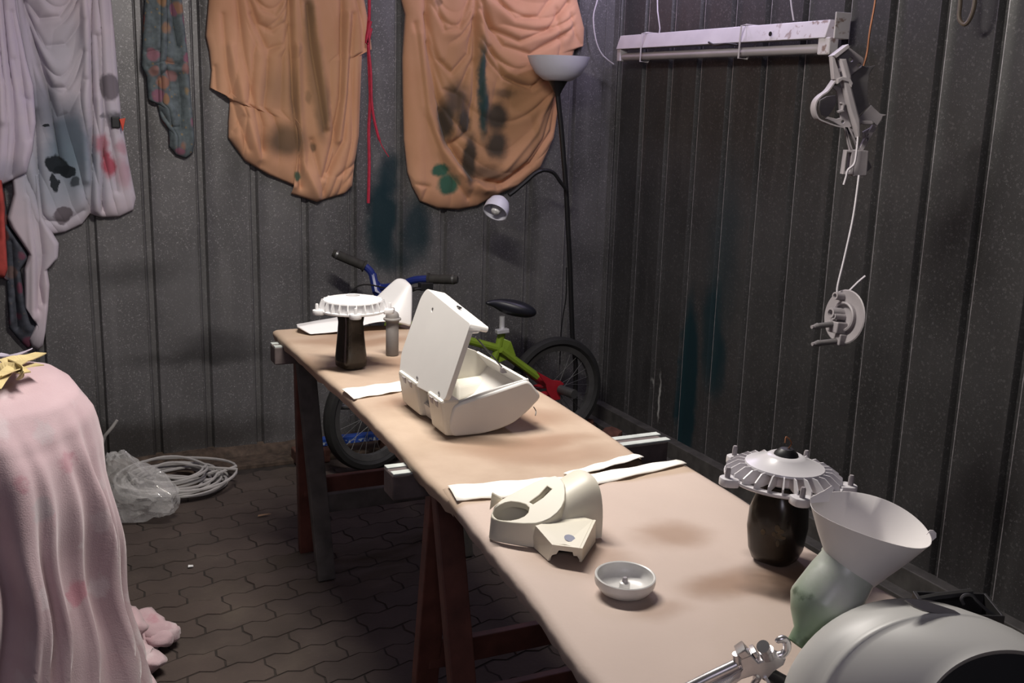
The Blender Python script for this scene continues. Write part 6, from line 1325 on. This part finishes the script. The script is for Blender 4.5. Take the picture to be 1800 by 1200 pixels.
cc = [(0.4406, 3.8855)][0]; cc = (cc[0] + 0.02, cc[1] + 0.03)
pts = []
rnd = random.Random(11); turns = 11; N = turns * 36
for i in range(N):
    tn = i / 36; a = 2 * math.pi * i / 36; lay = int(tn)
    r_ = 0.135 + 0.045 * math.sin(lay * 1.9) + (0.055 if lay in (3, 8) else 0) + 0.008 * math.sin(a * 2 + lay)
    pts.append((cc[0] + r_ * 1.0 * math.cos(a) + 0.02 * math.sin(lay * 2.4), cc[1] + r_ * 0.95 * math.sin(a) + 0.02 * math.cos(lay * 1.3), 0.008 + 0.006 * lay + 0.004 * math.sin(a * 3 + lay)))
o = obj('cable_coil', tube([(p[0], p[1], p[2]) for p in pts], 0.0055, 6), M_cable, smooth=True)
tag(o, 'coil of pale grey cable on the floor behind the plastic bag', 'cable')
o = obj('cable_end', tube(smooth_path([(0.498, 4.2098, -0.0502), (0.52, 4.2035, -0.0338), (0.5497, 4.1914, -0.0262), (0.5683, 4.1822, -0.0278)]), 0.004, 6), mat('tan_wire', (0.32, 0.25, 0.17), 0.6), smooth=True); tag(o, 'short tan wire end sticking up from the cable coil', 'wire')
st_ = [Vector(p) for p in [(0.1468, 3.93, 0.006)]] + [Vector(p) for p in [(0.2192, 3.7972, 0.2673), (0.2448, 3.7926, 0.2973), (0.261, 3.7909, 0.3212)]]
o = obj('pale_stick', tube(st_ , [0.006, 0.006, 0.006, 0.005], 8), M_cable, smooth=True); tag(o, 'thin pale tube end leaning out behind the pink sheet', 'tube')
cp = [(0.7103, 3.5091)][0]
o = obj('wood_chip', loft([[(-0.024, 0, 0.004), (-0.02, 0.006, 0.006), (0.0, 0.010, 0.004), (0.024, 0.003, 0.006)], [(-0.024, 0, 0.006), (-0.02, 0.006, 0.008), (0.0, 0.010, 0.007), (0.024, 0.003, 0.008)]]), mat('tan_chip', (0.36, 0.22, 0.13), 0.8), M=T(cp[0], cp[1], 0)); tag(o, 'small tan wood chip lying on the floor left of the far trestle', 'chip')
cp = [(0.4098, 3.1811)][0]
o = obj('paper_scrap', loft([[(-0.008, -0.004, 0.003), (0.008, -0.005, 0.003), (0.009, 0.005, 0.003), (-0.006, 0.006, 0.003)], [(-0.008, -0.004, 0.005), (0.008, -0.005, 0.006), (0.009, 0.005, 0.005), (-0.006, 0.006, 0.007)]]), M_bulb, M=T(cp[0], cp[1], 0)); tag(o, 'tiny white paper scrap on the floor beside the pink sheet', 'scrap')
# small stool under the near end
sc_ = Vector((0.8789, 1.494, 0.46))
stl = thing('folding_stool', 'dark metal folding stool with silver corner caps under the near table end', 'stool', (sc_.x + 0.16, sc_.y - 0.10, 0))
obj('seat', box((0, 0, 0.452), (0.30, 0.26, 0.030)), M_black, stl, bevel=0.008)
for sx_ in (-1, 1):
    for sy_ in (-1, 1):
        lg_ = obj('leg', tube([(sx_ * 0.135, sy_ * 0.115, 0.438), (sx_ * 0.135, sy_ * -0.115 * 0.0 + sy_ * 0.15, 0.008), (sx_ * 0.135, sy_ * 0.15, 0.0)], 0.011, 10), M_black, stl, smooth=True)
        obj('corner_cap', box((sx_ * 0.146, sy_ * 0.126, 0.452), (0.016, 0.016, 0.034)), M_rim, lg_, bevel=0.003)
    obj('cross_tube', tube([(sx_ * 0.135, -0.14, 0.12), (sx_ * 0.135, 0.14, 0.12)], 0.008, 8), M_black, stl, smooth=True)
